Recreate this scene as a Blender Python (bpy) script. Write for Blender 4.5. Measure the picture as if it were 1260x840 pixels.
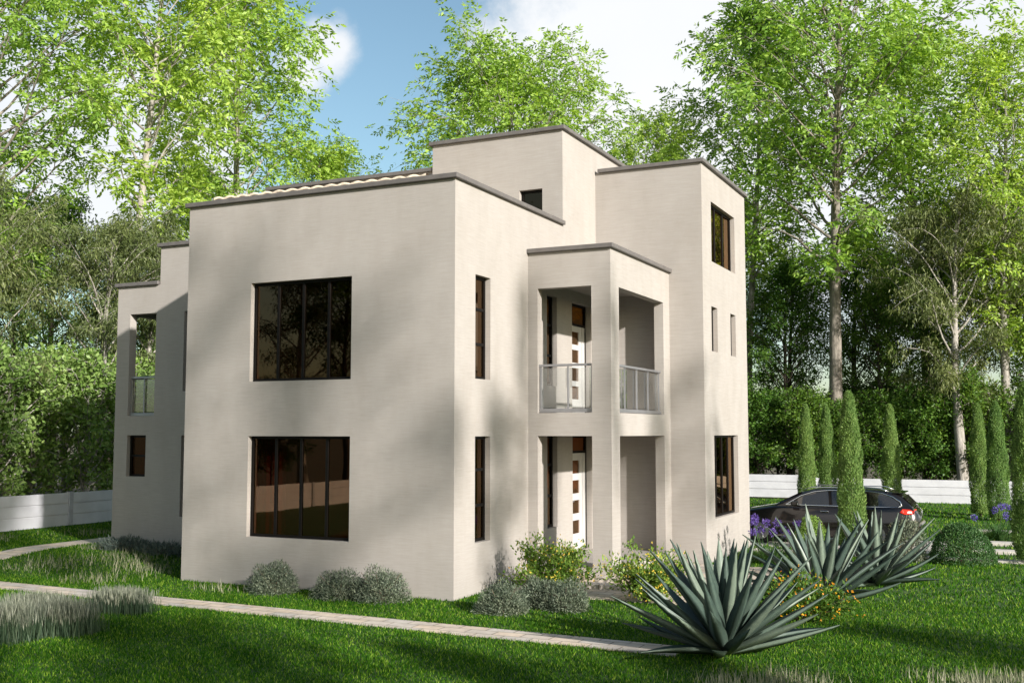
import bpy, math, random
import numpy as np
from mathutils import Vector, Matrix

for o in list(bpy.data.objects):
    bpy.data.objects.remove(o)
scn = bpy.context.scene
C = scn.collection
R = math.radians

# ------------------------------------------------------------------ camera, sky, sun, exposure
cam = bpy.data.objects.new('camera', bpy.data.cameras.new('camera'))
C.objects.link(cam)
cam.data.sensor_width = 36.0
cam.data.lens = 38.087
cam.data.clip_start = 0.1
cam.data.clip_end = 2000
_F = Vector((-0.42965504, 0.89915805, 0.08313454)); _R = Vector((0.90227, 0.43116, 0.0)).normalized()
_U = _R.cross(_F).normalized()
cam.matrix_world = Matrix(((_R.x, _U.x, -_F.x, 8.59497), (_R.y, _U.y, -_F.y, -15.77535), (_R.z, _U.z, -_F.z, 2.74481), (0, 0, 0, 1)))
scn.camera = cam

SUN = Vector((1.0, -0.54, 0.44)).normalized()
SUN_EL = math.asin(SUN.z)
SUN_ROT = math.atan2(SUN.x, SUN.y)
sun = bpy.data.objects.new('sun', bpy.data.lights.new('sun', 'SUN'))
C.objects.link(sun)
sun.data.energy = 4.6
sun.data.angle = R(1.1)
sun.data.color = (1.0, 0.95, 0.895)
sun.rotation_euler = SUN.to_track_quat('Z', 'Y').to_euler()

world = bpy.data.worlds.new('World'); scn.world = world
world.use_nodes = True
nt = world.node_tree; nt.nodes.clear()
def wn(t, **k):
    n = nt.nodes.new(t)
    for a, b in k.items(): setattr(n, a, b)
    return n
sky = wn('ShaderNodeTexSky', sky_type='NISHITA', sun_disc=False)
sky.sun_elevation = SUN_EL; sky.sun_rotation = SUN_ROT
sky.air_density = 1.0; sky.dust_density = 1.3; sky.ozone_density = 1.5
tc = wn('ShaderNodeTexCoord')
nz = wn('ShaderNodeTexNoise'); nz.inputs['Scale'].default_value = 8.0; nz.inputs['Detail'].default_value = 9.0; nz.inputs['Roughness'].default_value = 0.62
nt.links.new(tc.outputs['Generated'], nz.inputs['Vector'])
prev = None
def math_node(op, a, b=None):
    m = wn('ShaderNodeMath', operation=op)
    for i, v in enumerate((a, b)):
        if v is None: continue
        if isinstance(v, (int, float)): m.inputs[i].default_value = v
        else: nt.links.new(v, m.inputs[i])
    return m.outputs[0]
# cloud banks: (direction, angular radius, softness)
for d, rad, soft in (((-0.30, 0.90, 0.31), 6.0, 4.0), ((-0.21, 0.93, 0.30), 7.5, 6.0), ((-0.04, 0.96, 0.30), 11.0, 6.0), ((-0.541, 0.769, 0.336), 0.2, 1.5), ((-0.572, 0.762, 0.315), 0.0, 1.6),
                     ((-0.69, 0.69, 0.25), 3.5, 5.0), ((-0.80, 0.56, 0.24), 5.0, 6.0), ((0.5, 0.8, 0.35), 14.0, 9.0), ((0.1, -0.9, 0.3), 16.0, 9.0)):
    v = Vector(d).normalized()
    dp = wn('ShaderNodeVectorMath', operation='DOT_PRODUCT')
    nt.links.new(tc.outputs['Generated'], dp.inputs[0]); dp.inputs[1].default_value = v
    ang = math_node('MULTIPLY', math_node('ARCCOSINE', math_node('MINIMUM', dp.outputs['Value'], 1.0)), 57.29578)
    wob = math_node('MULTIPLY', math_node('SUBTRACT', nz.outputs['Fac'], 0.5), -soft * 3.0)
    a2 = math_node('ADD', ang, wob)
    mr = wn('ShaderNodeMapRange', interpolation_type='SMOOTHSTEP')
    nt.links.new(a2, mr.inputs['Value'])
    mr.inputs['From Min'].default_value = rad; mr.inputs['From Max'].default_value = rad + soft
    mr.inputs['To Min'].default_value = 1.0; mr.inputs['To Max'].default_value = 0.0
    prev = mr.outputs[0] if prev is None else math_node('MAXIMUM', prev, mr.outputs[0])
nz2 = wn('ShaderNodeTexNoise'); nz2.inputs['Scale'].default_value = 2.6; nz2.inputs['Detail'].default_value = 6.0
nt.links.new(tc.outputs['Generated'], nz2.inputs['Vector'])
crm = wn('ShaderNodeMapRange'); nt.links.new(nz2.outputs['Fac'], crm.inputs['Value'])
crm.inputs['From Min'].default_value = 0.3; crm.inputs['From Max'].default_value = 0.7
cm = wn('ShaderNodeMix', data_type='RGBA')
nt.links.new(crm.outputs[0], cm.inputs['Factor'])
cm.inputs['A'].default_value = (5.6, 5.8, 6.1, 1); cm.inputs['B'].default_value = (6.6, 6.6, 6.6, 1)
tint = wn('ShaderNodeMix', data_type='RGBA', blend_type='MULTIPLY'); tint.inputs['Factor'].default_value = 1.0
nt.links.new(sky.outputs[0], tint.inputs['A']); tint.inputs['B'].default_value = (1.02, 1.10, 1.0, 1)
mx = wn('ShaderNodeMix', data_type='RGBA')
nt.links.new(math_node('MULTIPLY', prev, 0.95), mx.inputs['Factor'])
nt.links.new(tint.outputs['Result'], mx.inputs['A']); nt.links.new(cm.outputs['Result'], mx.inputs['B'])
bg = wn('ShaderNodeBackground'); bg.inputs['Strength'].default_value = 0.08
nt.links.new(mx.outputs['Result'], bg.inputs['Color'])
wo = wn('ShaderNodeOutputWorld'); nt.links.new(bg.outputs[0], wo.inputs['Surface'])

scn.view_settings.view_transform = 'Standard'
scn.view_settings.look = 'None'
scn.view_settings.exposure = 1.02
scn.view_settings.gamma = 1.0
scn.view_settings.use_curve_mapping = False
scn.render.engine = 'CYCLES'
scn.cycles.max_bounces = 8
scn.cycles.transparent_max_bounces = 8

# ------------------------------------------------------------------ materials
class M:
    def __init__(s, name):
        s.m = bpy.data.materials.new(name); s.m.use_nodes = True
        s.t = s.m.node_tree; s.b = s.t.nodes['Principled BSDF']; s.out = s.t.nodes['Material Output']
    def n(s, typ, **k):
        x = s.t.nodes.new(typ)
        for a, b in k.items():
            if a in x.inputs: x.inputs[a].default_value = b
            else: setattr(x, a, b)
        return x
    def l(s, a, b): s.t.links.new(a, b)
    def set(s, **k):
        for a, b in k.items():
            s.b.inputs[a.replace('_', ' ')].default_value = b
        return s
    def coords(s, scale=(1, 1, 1), rot=(0, 0, 0)):
        c = s.n('ShaderNodeTexCoord'); mp = s.n('ShaderNodeMapping')
        mp.inputs['Scale'].default_value = scale; mp.inputs['Rotation'].default_value = rot
        s.l(c.outputs['Object'], mp.inputs['Vector']); return mp.outputs[0]
    def noise(s, vec, scale, detail=4, rough=0.55):
        n = s.n('ShaderNodeTexNoise'); n.inputs['Scale'].default_value = scale; n.inputs['Detail'].default_value = detail; n.inputs['Roughness'].default_value = rough
        if vec is not None: s.l(vec, n.inputs['Vector'])
        return n.outputs['Fac']
    def ramp(s, fac, stops):
        r = s.n('ShaderNodeValToRGB'); e = r.color_ramp.elements
        e[0].position, e[0].color = stops[0][0], (*stops[0][1], 1); e[1].position, e[1].color = stops[-1][0], (*stops[-1][1], 1)
        for p, c in stops[1:-1]:
            x = e.new(p); x.color = (*c, 1)
        s.l(fac, r.inputs['Fac']); return r.outputs['Color']
    def mix(s, fac, a, b, mode='MIX'):
        x = s.n('ShaderNodeMix', data_type='RGBA', blend_type=mode)
        for k, v in (('Factor', fac), ('A', a), ('B', b)):
            if isinstance(v, (int, float)): x.inputs[k].default_value = v
            elif isinstance(v, tuple): x.inputs[k].default_value = (*v, 1)
            else: s.l(v, x.inputs[k])
        return x.outputs['Result']
    def bump(s, h, strength, dist=0.02):
        b = s.n('ShaderNodeBump'); b.inputs['Strength'].default_value = strength; b.inputs['Distance'].default_value = dist
        s.l(h, b.inputs['Height']); s.l(b.outputs[0], s.b.inputs['Normal'])
    def facing_fresnel(s, f0):
        lw = s.n('ShaderNodeLayerWeight'); lw.inputs['Blend'].default_value = 0.5
        p = s.n('ShaderNodeMath', operation='POWER'); s.l(lw.outputs['Facing'], p.inputs[0]); p.inputs[1].default_value = 4.0
        m = s.n('ShaderNodeMath', operation='MULTIPLY_ADD'); s.l(p.outputs[0], m.inputs[0]); m.inputs[1].default_value = 1 - f0; m.inputs[2].default_value = f0
        return m.outputs[0]
    def color(s, c): s.l(c, s.b.inputs['Base Color'])

def plain(name, col, rough=0.6, metal=0.0, var=0.15, vs=6.0, **k):
    x = M(name); x.set(Roughness=rough, Metallic=metal, **k)
    f = x.noise(x.coords(), vs, 5)
    d = tuple(c * (1 - var) for c in col); u = tuple(min(1, c * (1 + var)) for c in col)
    x.color(x.ramp(f, [(0.3, d), (0.7, u)])); return x.m

def stucco(name):
    x = M(name); x.set(Roughness=0.92)
    x.b.inputs['Specular IOR Level'].default_value = 0.2
    f1 = x.noise(x.coords((1.2, 1.2, 26)), 2.2, 6, 0.7)          # fine horizontal trowel streaks
    f2 = x.noise(x.coords(), 0.7, 5)
    f3 = x.noise(x.coords((1, 1, .35)), 2.4, 6, .65)             # faint vertical weathering
    c = x.ramp(f1, [(0.25, (0.295, 0.272, 0.25)), (0.75, (0.368, 0.342, 0.317))])
    c = x.mix(0.5, c, x.ramp(f2, [(0.3, (0.90, 0.885, 0.87)), (0.7, (1, 1, 1))]), 'MULTIPLY')
    c = x.mix(0.55, c, x.ramp(f3, [(0.35, (0.88, 0.87, 0.85)), (0.6, (1, 1, 1))]), 'MULTIPLY')
    x.color(c)
    h = x.noise(x.coords((3, 3, 30)), 8, 5, 0.7)
    x.bump(h, 0.35, 0.006); return x.m

def leaf_mat(name, stops, trans=0.45, rough=0.5, big=0.6, tcol=None, spec=0.3):
    x = M(name)
    g = x.n('ShaderNodeNewGeometry')
    oi = x.n('ShaderNodeObjectInfo')
    c = x.ramp(g.outputs['Random Per Island'], stops)
    f = x.noise(x.coords(), big, 3)
    c = x.mix(0.7, c, x.ramp(f, [(0.3, (0.72, 0.78, 0.75)), (0.7, (1.15, 1.08, 0.95))]), 'MULTIPLY')
    hs = x.n('ShaderNodeHueSaturation'); x.l(c, hs.inputs['Color'])
    mr = x.n('ShaderNodeMapRange'); x.l(oi.outputs['Random'], mr.inputs['Value']); mr.inputs['To Min'].default_value = 0.499; mr.inputs['To Max'].default_value = 0.518
    x.l(mr.outputs[0], hs.inputs['Hue'])
    mr2 = x.n('ShaderNodeMapRange'); x.l(oi.outputs['Random'], mr2.inputs['Value']); mr2.inputs['To Min'].default_value = 1.14; mr2.inputs['To Max'].default_value = 0.94
    x.l(mr2.outputs[0], hs.inputs['Value'])
    x.color(hs.outputs[0]); x.set(Roughness=rough); x.b.inputs['Specular IOR Level'].default_value = spec
    if trans > 0:
        t = x.n('ShaderNodeBsdfTranslucent')
        tcx = x.mix(1.0, hs.outputs[0], tcol or (1.25, 1.2, 0.55), 'MULTIPLY')
        x.l(tcx, t.inputs['Color'])
        ms = x.n('ShaderNodeMixShader'); ms.inputs[0].default_value = trans
        x.l(x.b.outputs[0], ms.inputs[1]); x.l(t.outputs[0], ms.inputs[2]); x.l(ms.outputs[0], x.out.inputs['Surface'])
    return x.m

def bark(name, a, b, sc=(6, 6, 1.2)):
    x = M(name); x.set(Roughness=0.9)
    f = x.noise(x.coords(sc), 2.0, 7, 0.65)
    x.color(x.ramp(f, [(0.32, a), (0.68, b)])); x.bump(f, 0.7, 0.04); return x.m

def glass_mat(name):
    x = M(name)
    tr = x.n('ShaderNodeBsdfTransparent'); tr.inputs[0].default_value = (0.40, 0.18, 0.075, 1)
    gl = x.n('ShaderNodeBsdfGlossy'); gl.inputs['Roughness'].default_value = 0.015; gl.inputs['Color'].default_value = (0.95, 0.68, 0.42, 1)
    fr = x.facing_fresnel(0.07)
    nb = x.n('ShaderNodeBump'); nb.inputs['Strength'].default_value = 0.06; nb.inputs['Distance'].default_value = 0.01
    x.l(x.noise(x.coords(), 1.6, 1), nb.inputs['Height']); x.l(nb.outputs[0], gl.inputs['Normal'])
    ms = x.n('ShaderNodeMixShader'); x.l(fr, ms.inputs[0]); x.l(tr.outputs[0], ms.inputs[1]); x.l(gl.outputs[0], ms.inputs[2])
    x.l(ms.outputs[0], x.out.inputs['Surface']); return x.m

def clear_glass(name):
    x = M(name)
    tr = x.n('ShaderNodeBsdfTransparent'); tr.inputs[0].default_value = (0.93, 0.95, 0.95, 1)
    gl = x.n('ShaderNodeBsdfGlossy'); gl.inputs['Roughness'].default_value = 0.01
    fr = x.facing_fresnel(0.18)
    ms = x.n('ShaderNodeMixShader'); x.l(fr, ms.inputs[0]); x.l(tr.outputs[0], ms.inputs[1]); x.l(gl.outputs[0], ms.inputs[2])
    x.l(ms.outputs[0], x.out.inputs['Surface']); return x.m

def paver(name, c1, c2, mortar, scale, bw, rh):
    x = M(name); x.set(Roughness=0.85)
    br = x.n('ShaderNodeTexBrick'); x.l(x.coords(), br.inputs['Vector'])
    br.inputs['Scale'].default_value = scale; br.inputs['Brick Width'].default_value = bw; br.inputs['Row Height'].default_value = rh
    br.inputs['Mortar Size'].default_value = 0.012; br.inputs['Color1'].default_value = (*c1, 1); br.inputs['Color2'].default_value = (*c2, 1); br.inputs['Mortar'].default_value = (*mortar, 1)
    f = x.noise(x.coords(), 3.5, 8, 0.7)
    x.color(x.mix(0.8, br.outputs['Color'], x.ramp(f, [(0.3, (0.62, 0.58, 0.52)), (0.7, (1.1, 1.06, 1.0))]), 'MULTIPLY'))
    x.bump(br.outputs['Fac'], -0.5, 0.01); return x.m

MT = dict(
    stucco=stucco('cream_stucco'),
    coping=plain('grey_coping_metal', (0.11, 0.10, 0.094), 0.55, 0, 0.15),
    black=plain('dark_bronze_aluminium', (0.005, 0.004, 0.0035), 0.5, **{'Specular_IOR_Level': 0.15}),
    glass=glass_mat('bronze_tinted_glass'), clear=clear_glass('clear_glass'),
    white=plain('white_door_paint', (0.44, 0.43, 0.42), 0.4, 0, 0.04),
    steel=plain('brushed_steel', (0.33, 0.33, 0.345), 0.35, 0.7, 0.08),
    ceil=plain('white_ceiling_plaster', (0.7, 0.68, 0.65), 0.9, 0, .04),
    floor=plain('interior_floor', (0.25, 0.14, 0.07), 0.5), 
    curtain=plain('rust_curtain_cloth', (0.35, 0.09, 0.03), 0.9),
    pale_curtain=plain('pale_curtain_cloth', (0.6, 0.5, 0.38), 0.9),
    tile=plain('cream_clay_tile', (0.62, 0.52, 0.40), 0.8, 0, 0.3, 9),
    fence=plain('white_fence_paint', (0.50, 0.50, 0.53), 0.6, 0, 0.1, 2.0),
    post=plain('grey_fence_post', (0.34, 0.34, 0.37), 0.6),
    path=paver('travertine_pavers', (0.62, 0.52, 0.42), (0.52, 0.49, 0.46), (0.28, 0.24, 0.2), 1.0, 0.42, 0.24),
    slab=plain('concrete_slab', (0.45, 0.42, 0.38), 0.9, 0, 0.2, 5.0),
    pale_bark=bark('pale_bark', (0.15, 0.135, 0.115), (0.40, 0.37, 0.33)),
    grey_bark=bark('grey_bark', (0.10, 0.085, 0.07), (0.26, 0.23, 0.19)),
    dark_bark=bark('dark_bark', (0.035, 0.028, 0.02), (0.10, 0.08, 0.06)),
    twig=plain('twig', (0.12, 0.09, 0.06), 0.9),
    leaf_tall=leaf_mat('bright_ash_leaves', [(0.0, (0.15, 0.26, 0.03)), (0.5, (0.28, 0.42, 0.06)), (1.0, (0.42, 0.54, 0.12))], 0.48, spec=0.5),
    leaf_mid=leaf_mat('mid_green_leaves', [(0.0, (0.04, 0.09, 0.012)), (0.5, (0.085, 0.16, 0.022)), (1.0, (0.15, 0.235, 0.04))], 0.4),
    leaf_gum=leaf_mat('olive_gum_leaves', [(0.0, (0.06, 0.08, 0.025)), (0.5, (0.115, 0.14, 0.045)), (1.0, (0.19, 0.21, 0.085))], 0.3),
    leaf_shrub=leaf_mat('shrub_leaves', [(0.0, (0.09, 0.16, 0.03)), (0.5, (0.17, 0.26, 0.06)), (1.0, (0.28, 0.37, 0.12))], 0.35),
    leaf_cypress=leaf_mat('cypress_leaves', [(0.0, (0.08, 0.15, 0.035)), (0.5, (0.15, 0.24, 0.065)), (1.0, (0.24, 0.33, 0.11))], 0.25, big=2.0),
    leaf_box=leaf_mat('boxwood_leaves', [(0.0, (0.025, 0.07, 0.018)), (0.5, (0.05, 0.11, 0.03)), (1.0, (0.09, 0.16, 0.05))], 0.25, big=3.0),
    leaf_lime=leaf_mat('lime_leaves', [(0.0, (0.10, 0.19, 0.03)), (0.5, (0.15, 0.25, 0.05)), (1.0, (0.22, 0.32, 0.08))], 0.3, big=3.0),
    leaf_sage=leaf_mat('silver_sage_leaves', [(0.0, (0.05, 0.068, 0.045)), (0.5, (0.105, 0.13, 0.09)), (1.0, (0.22, 0.245, 0.18))], 0.2, big=4.0, tcol=(1, 1, .8)),
    leaf_blue=leaf_mat('blue_grey_leaves', [(0.0, (0.05, 0.075, 0.065)), (0.5, (0.085, 0.115, 0.10)), (1.0, (0.14, 0.17, 0.15))], 0.2, big=4.0, tcol=(1, 1, .8)),
    leaf_lantana=leaf_mat('lantana_leaves', [(0.0, (0.075, 0.15, 0.02)), (0.5, (0.14, 0.225, 0.035)), (1.0, (0.25, 0.33, 0.06))], 0.35, big=3.0),
    yellow=leaf_mat('yellow_petals', [(0.0, (0.75, 0.48, 0.04)), (0.5, (0.80, 0.66, 0.14)), (1.0, (0.75, 0.30, 0.04))], 0.3, tcol=(1, 1, 1)),
    orange=leaf_mat('orange_petals', [(0.0, (0.70, 0.16, 0.01)), (0.5, (0.75, 0.34, 0.02)), (1.0, (0.75, 0.55, 0.05))], 0.3, tcol=(1, 1, 1)),
    purple=leaf_mat('purple_petals', [(0.0, (0.05, 0.035, 0.22)), (0.5, (0.10, 0.075, 0.36)), (1.0, (0.20, 0.16, 0.5))], 0.3, tcol=(1, 1, 1)),
    straw=leaf_mat('straw_blades', [(0.0, (0.16, 0.17, 0.10)), (0.5, (0.26, 0.26, 0.18)), (1.0, (0.42, 0.40, 0.30))], 0.3, tcol=(1, 1, .9)),
    plume=leaf_mat('pale_plumes', [(0.0, (0.10, 0.115, 0.08)), (0.5, (0.18, 0.195, 0.15)), (1.0, (0.36, 0.36, 0.30))], 0.3, tcol=(1, 1, .9)),
    blade=leaf_mat('grey_green_blades', [(0.0, (0.022, 0.048, 0.026)), (0.5, (0.045, 0.08, 0.045)), (1.0, (0.09, 0.125, 0.075))], 0.3, big=2.0),
    grass=leaf_mat('lawn_blades', [(0.0, (0.014, 0.055, 0.003)), (0.55, (0.045, 0.125, 0.006)), (0.8, (0.10, 0.21, 0.013)), (1.0, (0.32, 0.42, 0.06))], 0.4, big=0.5, spec=0.08),
    tyre=plain('tyre_rubber', (0.02, 0.02, 0.02), 0.85),
    chrome=plain('chrome_strip', (0.75, 0.75, 0.76), 0.12, 1.0, 0.03),
    red=plain('red_lamp_lens', (0.55, 0.03, 0.02), 0.15), white_lens=plain('white_lamp_lens', (0.8, 0.75, 0.7), 0.15),
    carglass=None,
)
def mk_agave():
    x = M('agave_leaf'); x.set(Roughness=0.45); x.b.inputs['Specular IOR Level'].default_value = 0.4
    g = x.n('ShaderNodeNewGeometry')
    c = x.ramp(g.outputs['Random Per Island'], [(0.0, (0.045, 0.07, 0.058)), (0.5, (0.08, 0.115, 0.092)), (1.0, (0.15, 0.19, 0.145))])
    f = x.noise(x.coords((6, 6, 6)), 3, 5)
    x.color(x.mix(0.6, c, x.ramp(f, [(0.3, (0.75, 0.78, 0.78)), (0.7, (1.15, 1.12, 1.05))]), 'MULTIPLY')); return x.m
MT['agave'] = mk_agave()
def mk_carpaint():
    x = M('dark_brown_car_paint'); x.set(Base_Color=(0.012, 0.009, 0.008, 1), Roughness=0.3, Metallic=0.5); x.b.inputs['Coat Weight'].default_value = 1.0; x.b.inputs['Coat Roughness'].default_value = 0.04; return x.m
MT['paint'] = mk_carpaint()
def mk_carglass():
    x = M('dark_car_glass'); x.set(Base_Color=(0.02, 0.018, 0.016, 1), Roughness=0.03); x.b.inputs['IOR'].default_value = 1.9; return x.m
MT['carglass'] = mk_carglass()
def mk_lawn():
    x = M('lawn_soil'); x.set(Roughness=1.0)
    f = x.noise(x.coords(), 14, 6); g = x.noise(x.coords(), .5, 4)
    c = x.ramp(f, [(0.3, (0.022, 0.052, 0.007)), (0.7, (0.05, 0.105, 0.014))])
    x.color(x.mix(0.5, c, x.ramp(g, [(0.3, (0.8, 0.85, 0.8)), (0.7, (1.15, 1.1, 1))]), 'MULTIPLY')); x.bump(f, 0.8, 0.03); return x.m
MT['lawn'] = mk_lawn()
def mk_ground():
    x = M('forest_floor'); x.set(Roughness=1.0)
    f = x.noise(x.coords(), 1.5, 8, .7)
    x.color(x.ramp(f, [(0.3, (0.035, 0.03, 0.014)), (0.55, (0.075, 0.06, 0.03)), (0.75, (0.06, 0.075, 0.02))])); x.bump(f, 0.8, 0.1); return x.m
MT['ground'] = mk_ground()

# ------------------------------------------------------------------ mesh helpers
def np_mesh(name, V, faces, mats, idx=None, smooth=False):
    """faces: list of (n,k) int arrays"""
    me = bpy.data.meshes.new(name)
    V = np.asarray(V, np.float32).reshape(-1, 3)
    faces = [np.asarray(f, np.int32) for f in faces if len(f)]
    loops = np.concatenate([f.ravel() for f in faces])
    tot = np.concatenate([np.full(len(f), f.shape[1], np.int32) for f in faces])
    st = np.concatenate([[0], np.cumsum(tot)[:-1]]).astype(np.int32)
    me.vertices.add(len(V)); me.vertices.foreach_set('co', V.ravel())
    me.loops.add(len(loops)); me.loops.foreach_set('vertex_index', loops)
    me.polygons.add(len(tot)); me.polygons.foreach_set('loop_start', st); me.polygons.foreach_set('loop_total', tot)
    if not isinstance(mats, (list, tuple)): mats = [mats]
    for m in mats: me.materials.append(m)
    if idx is not None: me.polygons.foreach_set('material_index', np.asarray(idx, np.int32))
    if smooth: me.polygons.foreach_set('use_smooth', np.ones(len(tot), bool))
    me.update(calc_edges=True); me.validate()
    return me
def link(name, me, parent=None, loc=None):
    o = bpy.data.objects.new(name, me); C.objects.link(o)
    if parent: o.parent = parent
    if loc is not None: o.location = loc
    return o
def tag(o, label=None, cat=None, group=None, kind=None):
    for k, v in (('label', label), ('category', cat), ('group', group), ('kind', kind)):
        if v: o[k] = v
    return o
def empty(name, loc=(0, 0, 0), rz=0.0, label=None, cat=None, group=None):
    o = bpy.data.objects.new(name, None); C.objects.link(o); o.location = loc; o.rotation_euler = (0, 0, rz)
    o.empty_display_size = 0.2
    return tag(o, label, cat, group)
def dup(root, loc, rz=0.0, sc=1.0, label=None, group=None):
    r = root.copy(); C.objects.link(r); r.location = loc; r.rotation_euler = (0, 0, rz)
    r.scale = sc if isinstance(sc, tuple) else (sc, sc, sc)
    if label: r['label'] = label
    if group: r['group'] = group
    for ch in list(root.children):
        c = ch.copy(); C.objects.link(c); c.parent = r
        for g in list(ch.children):
            d = g.copy(); C.objects.link(d); d.parent = c
    return r

class MB:
    def __init__(s): s.v = []; s.f = []
    def poly(s, pts):
        n = len(s.v); s.v += [tuple(p) for p in pts]; s.f.append(tuple(range(n, n + len(pts))))
    def box(s, x0, x1, y0, y1, z0, z1):
        p = [(x0, y0, z0), (x1, y0, z0), (x1, y1, z0), (x0, y1, z0), (x0, y0, z1), (x1, y0, z1), (x1, y1, z1), (x0, y1, z1)]
        n = len(s.v); s.v += p
        for f in ((3, 2, 1, 0), (4, 5, 6, 7), (0, 1, 5, 4), (1, 2, 6, 5), (2, 3, 7, 6), (3, 0, 4, 7)): s.f.append(tuple(n + i for i in f))
        return s
    def obox(s, o, u, n, a0, a1, d0, d1, z0, z1):
        """box in wall coordinates: a along u, d along n"""
        def q(a, d, z): return (o[0] + u[0] * a + n[0] * d, o[1] + u[1] * a + n[1] * d, z)
        p = [q(a0, d0, z0), q(a1, d0, z0), q(a1, d1, z0), q(a0, d1, z0), q(a0, d0, z1), q(a1, d0, z1), q(a1, d1, z1), q(a0, d1, z1)]
        k = len(s.v); s.v += p
        flip = (u[0] * n[1] - u[1] * n[0]) < 0
        for f in ((3, 2, 1, 0), (4, 5, 6, 7), (0, 1, 5, 4), (1, 2, 6, 5), (2, 3, 7, 6), (3, 0, 4, 7)):
            f = tuple(reversed(f)) if flip else f
            s.f.append(tuple(k + i for i in f))
        return s
    def wall(s, o, u, n, L, z0, z1, holes=(), t=0.2):
        us = sorted({0, L, *[h[0] for h in holes], *[h[1] for h in holes]}); zs = sorted({z0, z1, *[h[2] for h in holes], *[h[3] for h in holes]})
        def q(a, d, z): return (o[0] + u[0] * a + n[0] * d, o[1] + u[1] * a + n[1] * d, z)
        def solid(i, j):
            if i < 0 or j < 0 or i >= len(us) - 1 or j >= len(zs) - 1: return False
            a = (us[i] + us[i + 1]) / 2; z = (zs[j] + zs[j + 1]) / 2
            return not any(h[0] < a < h[1] and h[2] < z < h[3] for h in holes)
        for i in range(len(us) - 1):
            for j in range(len(zs) - 1):
                if not solid(i, j): continue
                a0, a1, b0, b1 = us[i], us[i + 1], zs[j], zs[j + 1]
                s.poly([q(a0, 0, b0), q(a1, 0, b0), q(a1, 0, b1), q(a0, 0, b1)])
                s.poly([q(a0, -t, b1), q(a1, -t, b1), q(a1, -t, b0), q(a0, -t, b0)])
                if not solid(i - 1, j): s.poly([q(a0, 0, b0), q(a0, 0, b1), q(a0, -t, b1), q(a0, -t, b0)])
                if not solid(i + 1, j): s.poly([q(a1, 0, b1), q(a1, 0, b0), q(a1, -t, b0), q(a1, -t, b1)])
                if not solid(i, j - 1): s.poly([q(a0, 0, b0), q(a0, -t, b0), q(a1, -t, b0), q(a1, 0, b0)])
                if not solid(i, j + 1): s.poly([q(a0, 0, b1), q(a1, 0, b1), q(a1, -t, b1), q(a0, -t, b1)])
        return s
    def tube(s, pts, rads, k=6, cap=True):
        pts = [Vector(p) for p in pts]
        n0 = len(s.v); ref = None
        for i, p in enumerate(pts):
            d = (pts[min(i + 1, len(pts) - 1)] - pts[max(i - 1, 0)]).normalized()
            if ref is None:
                ref = d.cross(Vector((0, 0, 1)) if abs(d.z) < 0.9 else Vector((1, 0, 0))).normalized()
            else:
                ref = (ref - d * ref.dot(d)).normalized()
            b = d.cross(ref)
            r = rads[i] if isinstance(rads, (list, tuple)) else rads
            for j in range(k):
                a = 2 * math.pi * j / k
                s.v.append(tuple(p + (ref * math.cos(a) + b * math.sin(a)) * r))
        for i in range(len(pts) - 1):
            for j in range(k):
                a = n0 + i * k + j; b2 = n0 + i * k + (j + 1) % k
                s.f.append((a, b2, b2 + k, a + k))
        if cap:
            s.f.append(tuple(n0 + j for j in reversed(range(k)))); s.f.append(tuple(n0 + (len(pts) - 1) * k + j for j in range(k)))
        return s
    def mesh(s, name, m, smooth=False):
        me = bpy.data.meshes.new(name); me.from_pydata(s.v, [], s.f); me.materials.append(m)
        if smooth: me.polygons.foreach_set('use_smooth', [True] * len(me.polygons))
        me.update(); return me
    def build(s, name, m, parent=None, smooth=False, bevel=0.0):
        o = link(name, s.mesh(name, m, smooth), parent)
        if bevel:
            b = o.modifiers.new('bevel', 'BEVEL'); b.width = bevel; b.segments = 2; b.limit_method = 'ANGLE'
        return o

def unit(a): return a / np.maximum(np.linalg.norm(a, axis=1, keepdims=True), 1e-9)
def leaves(P, D, N, l, w, rng, fold=0.0):
    """diamond leaves: base P, axis D, face normal hint N, length l, width w"""
    D = unit(D); S = unit(np.cross(D, N))
    l = np.broadcast_to(np.asarray(l, float), (len(P),))[:, None]; w = np.broadcast_to(np.asarray(w, float), (len(P),))[:, None]
    mid = P + D * l * 0.42
    V = np.stack([P, mid - S * w * 0.5, P + D * l, mid + S * w * 0.5], 1).reshape(-1, 3)
    return V, np.arange(len(P) * 4).reshape(-1, 4)
def sph(rng, n): return unit(rng.normal(size=(n, 3)))

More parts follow.
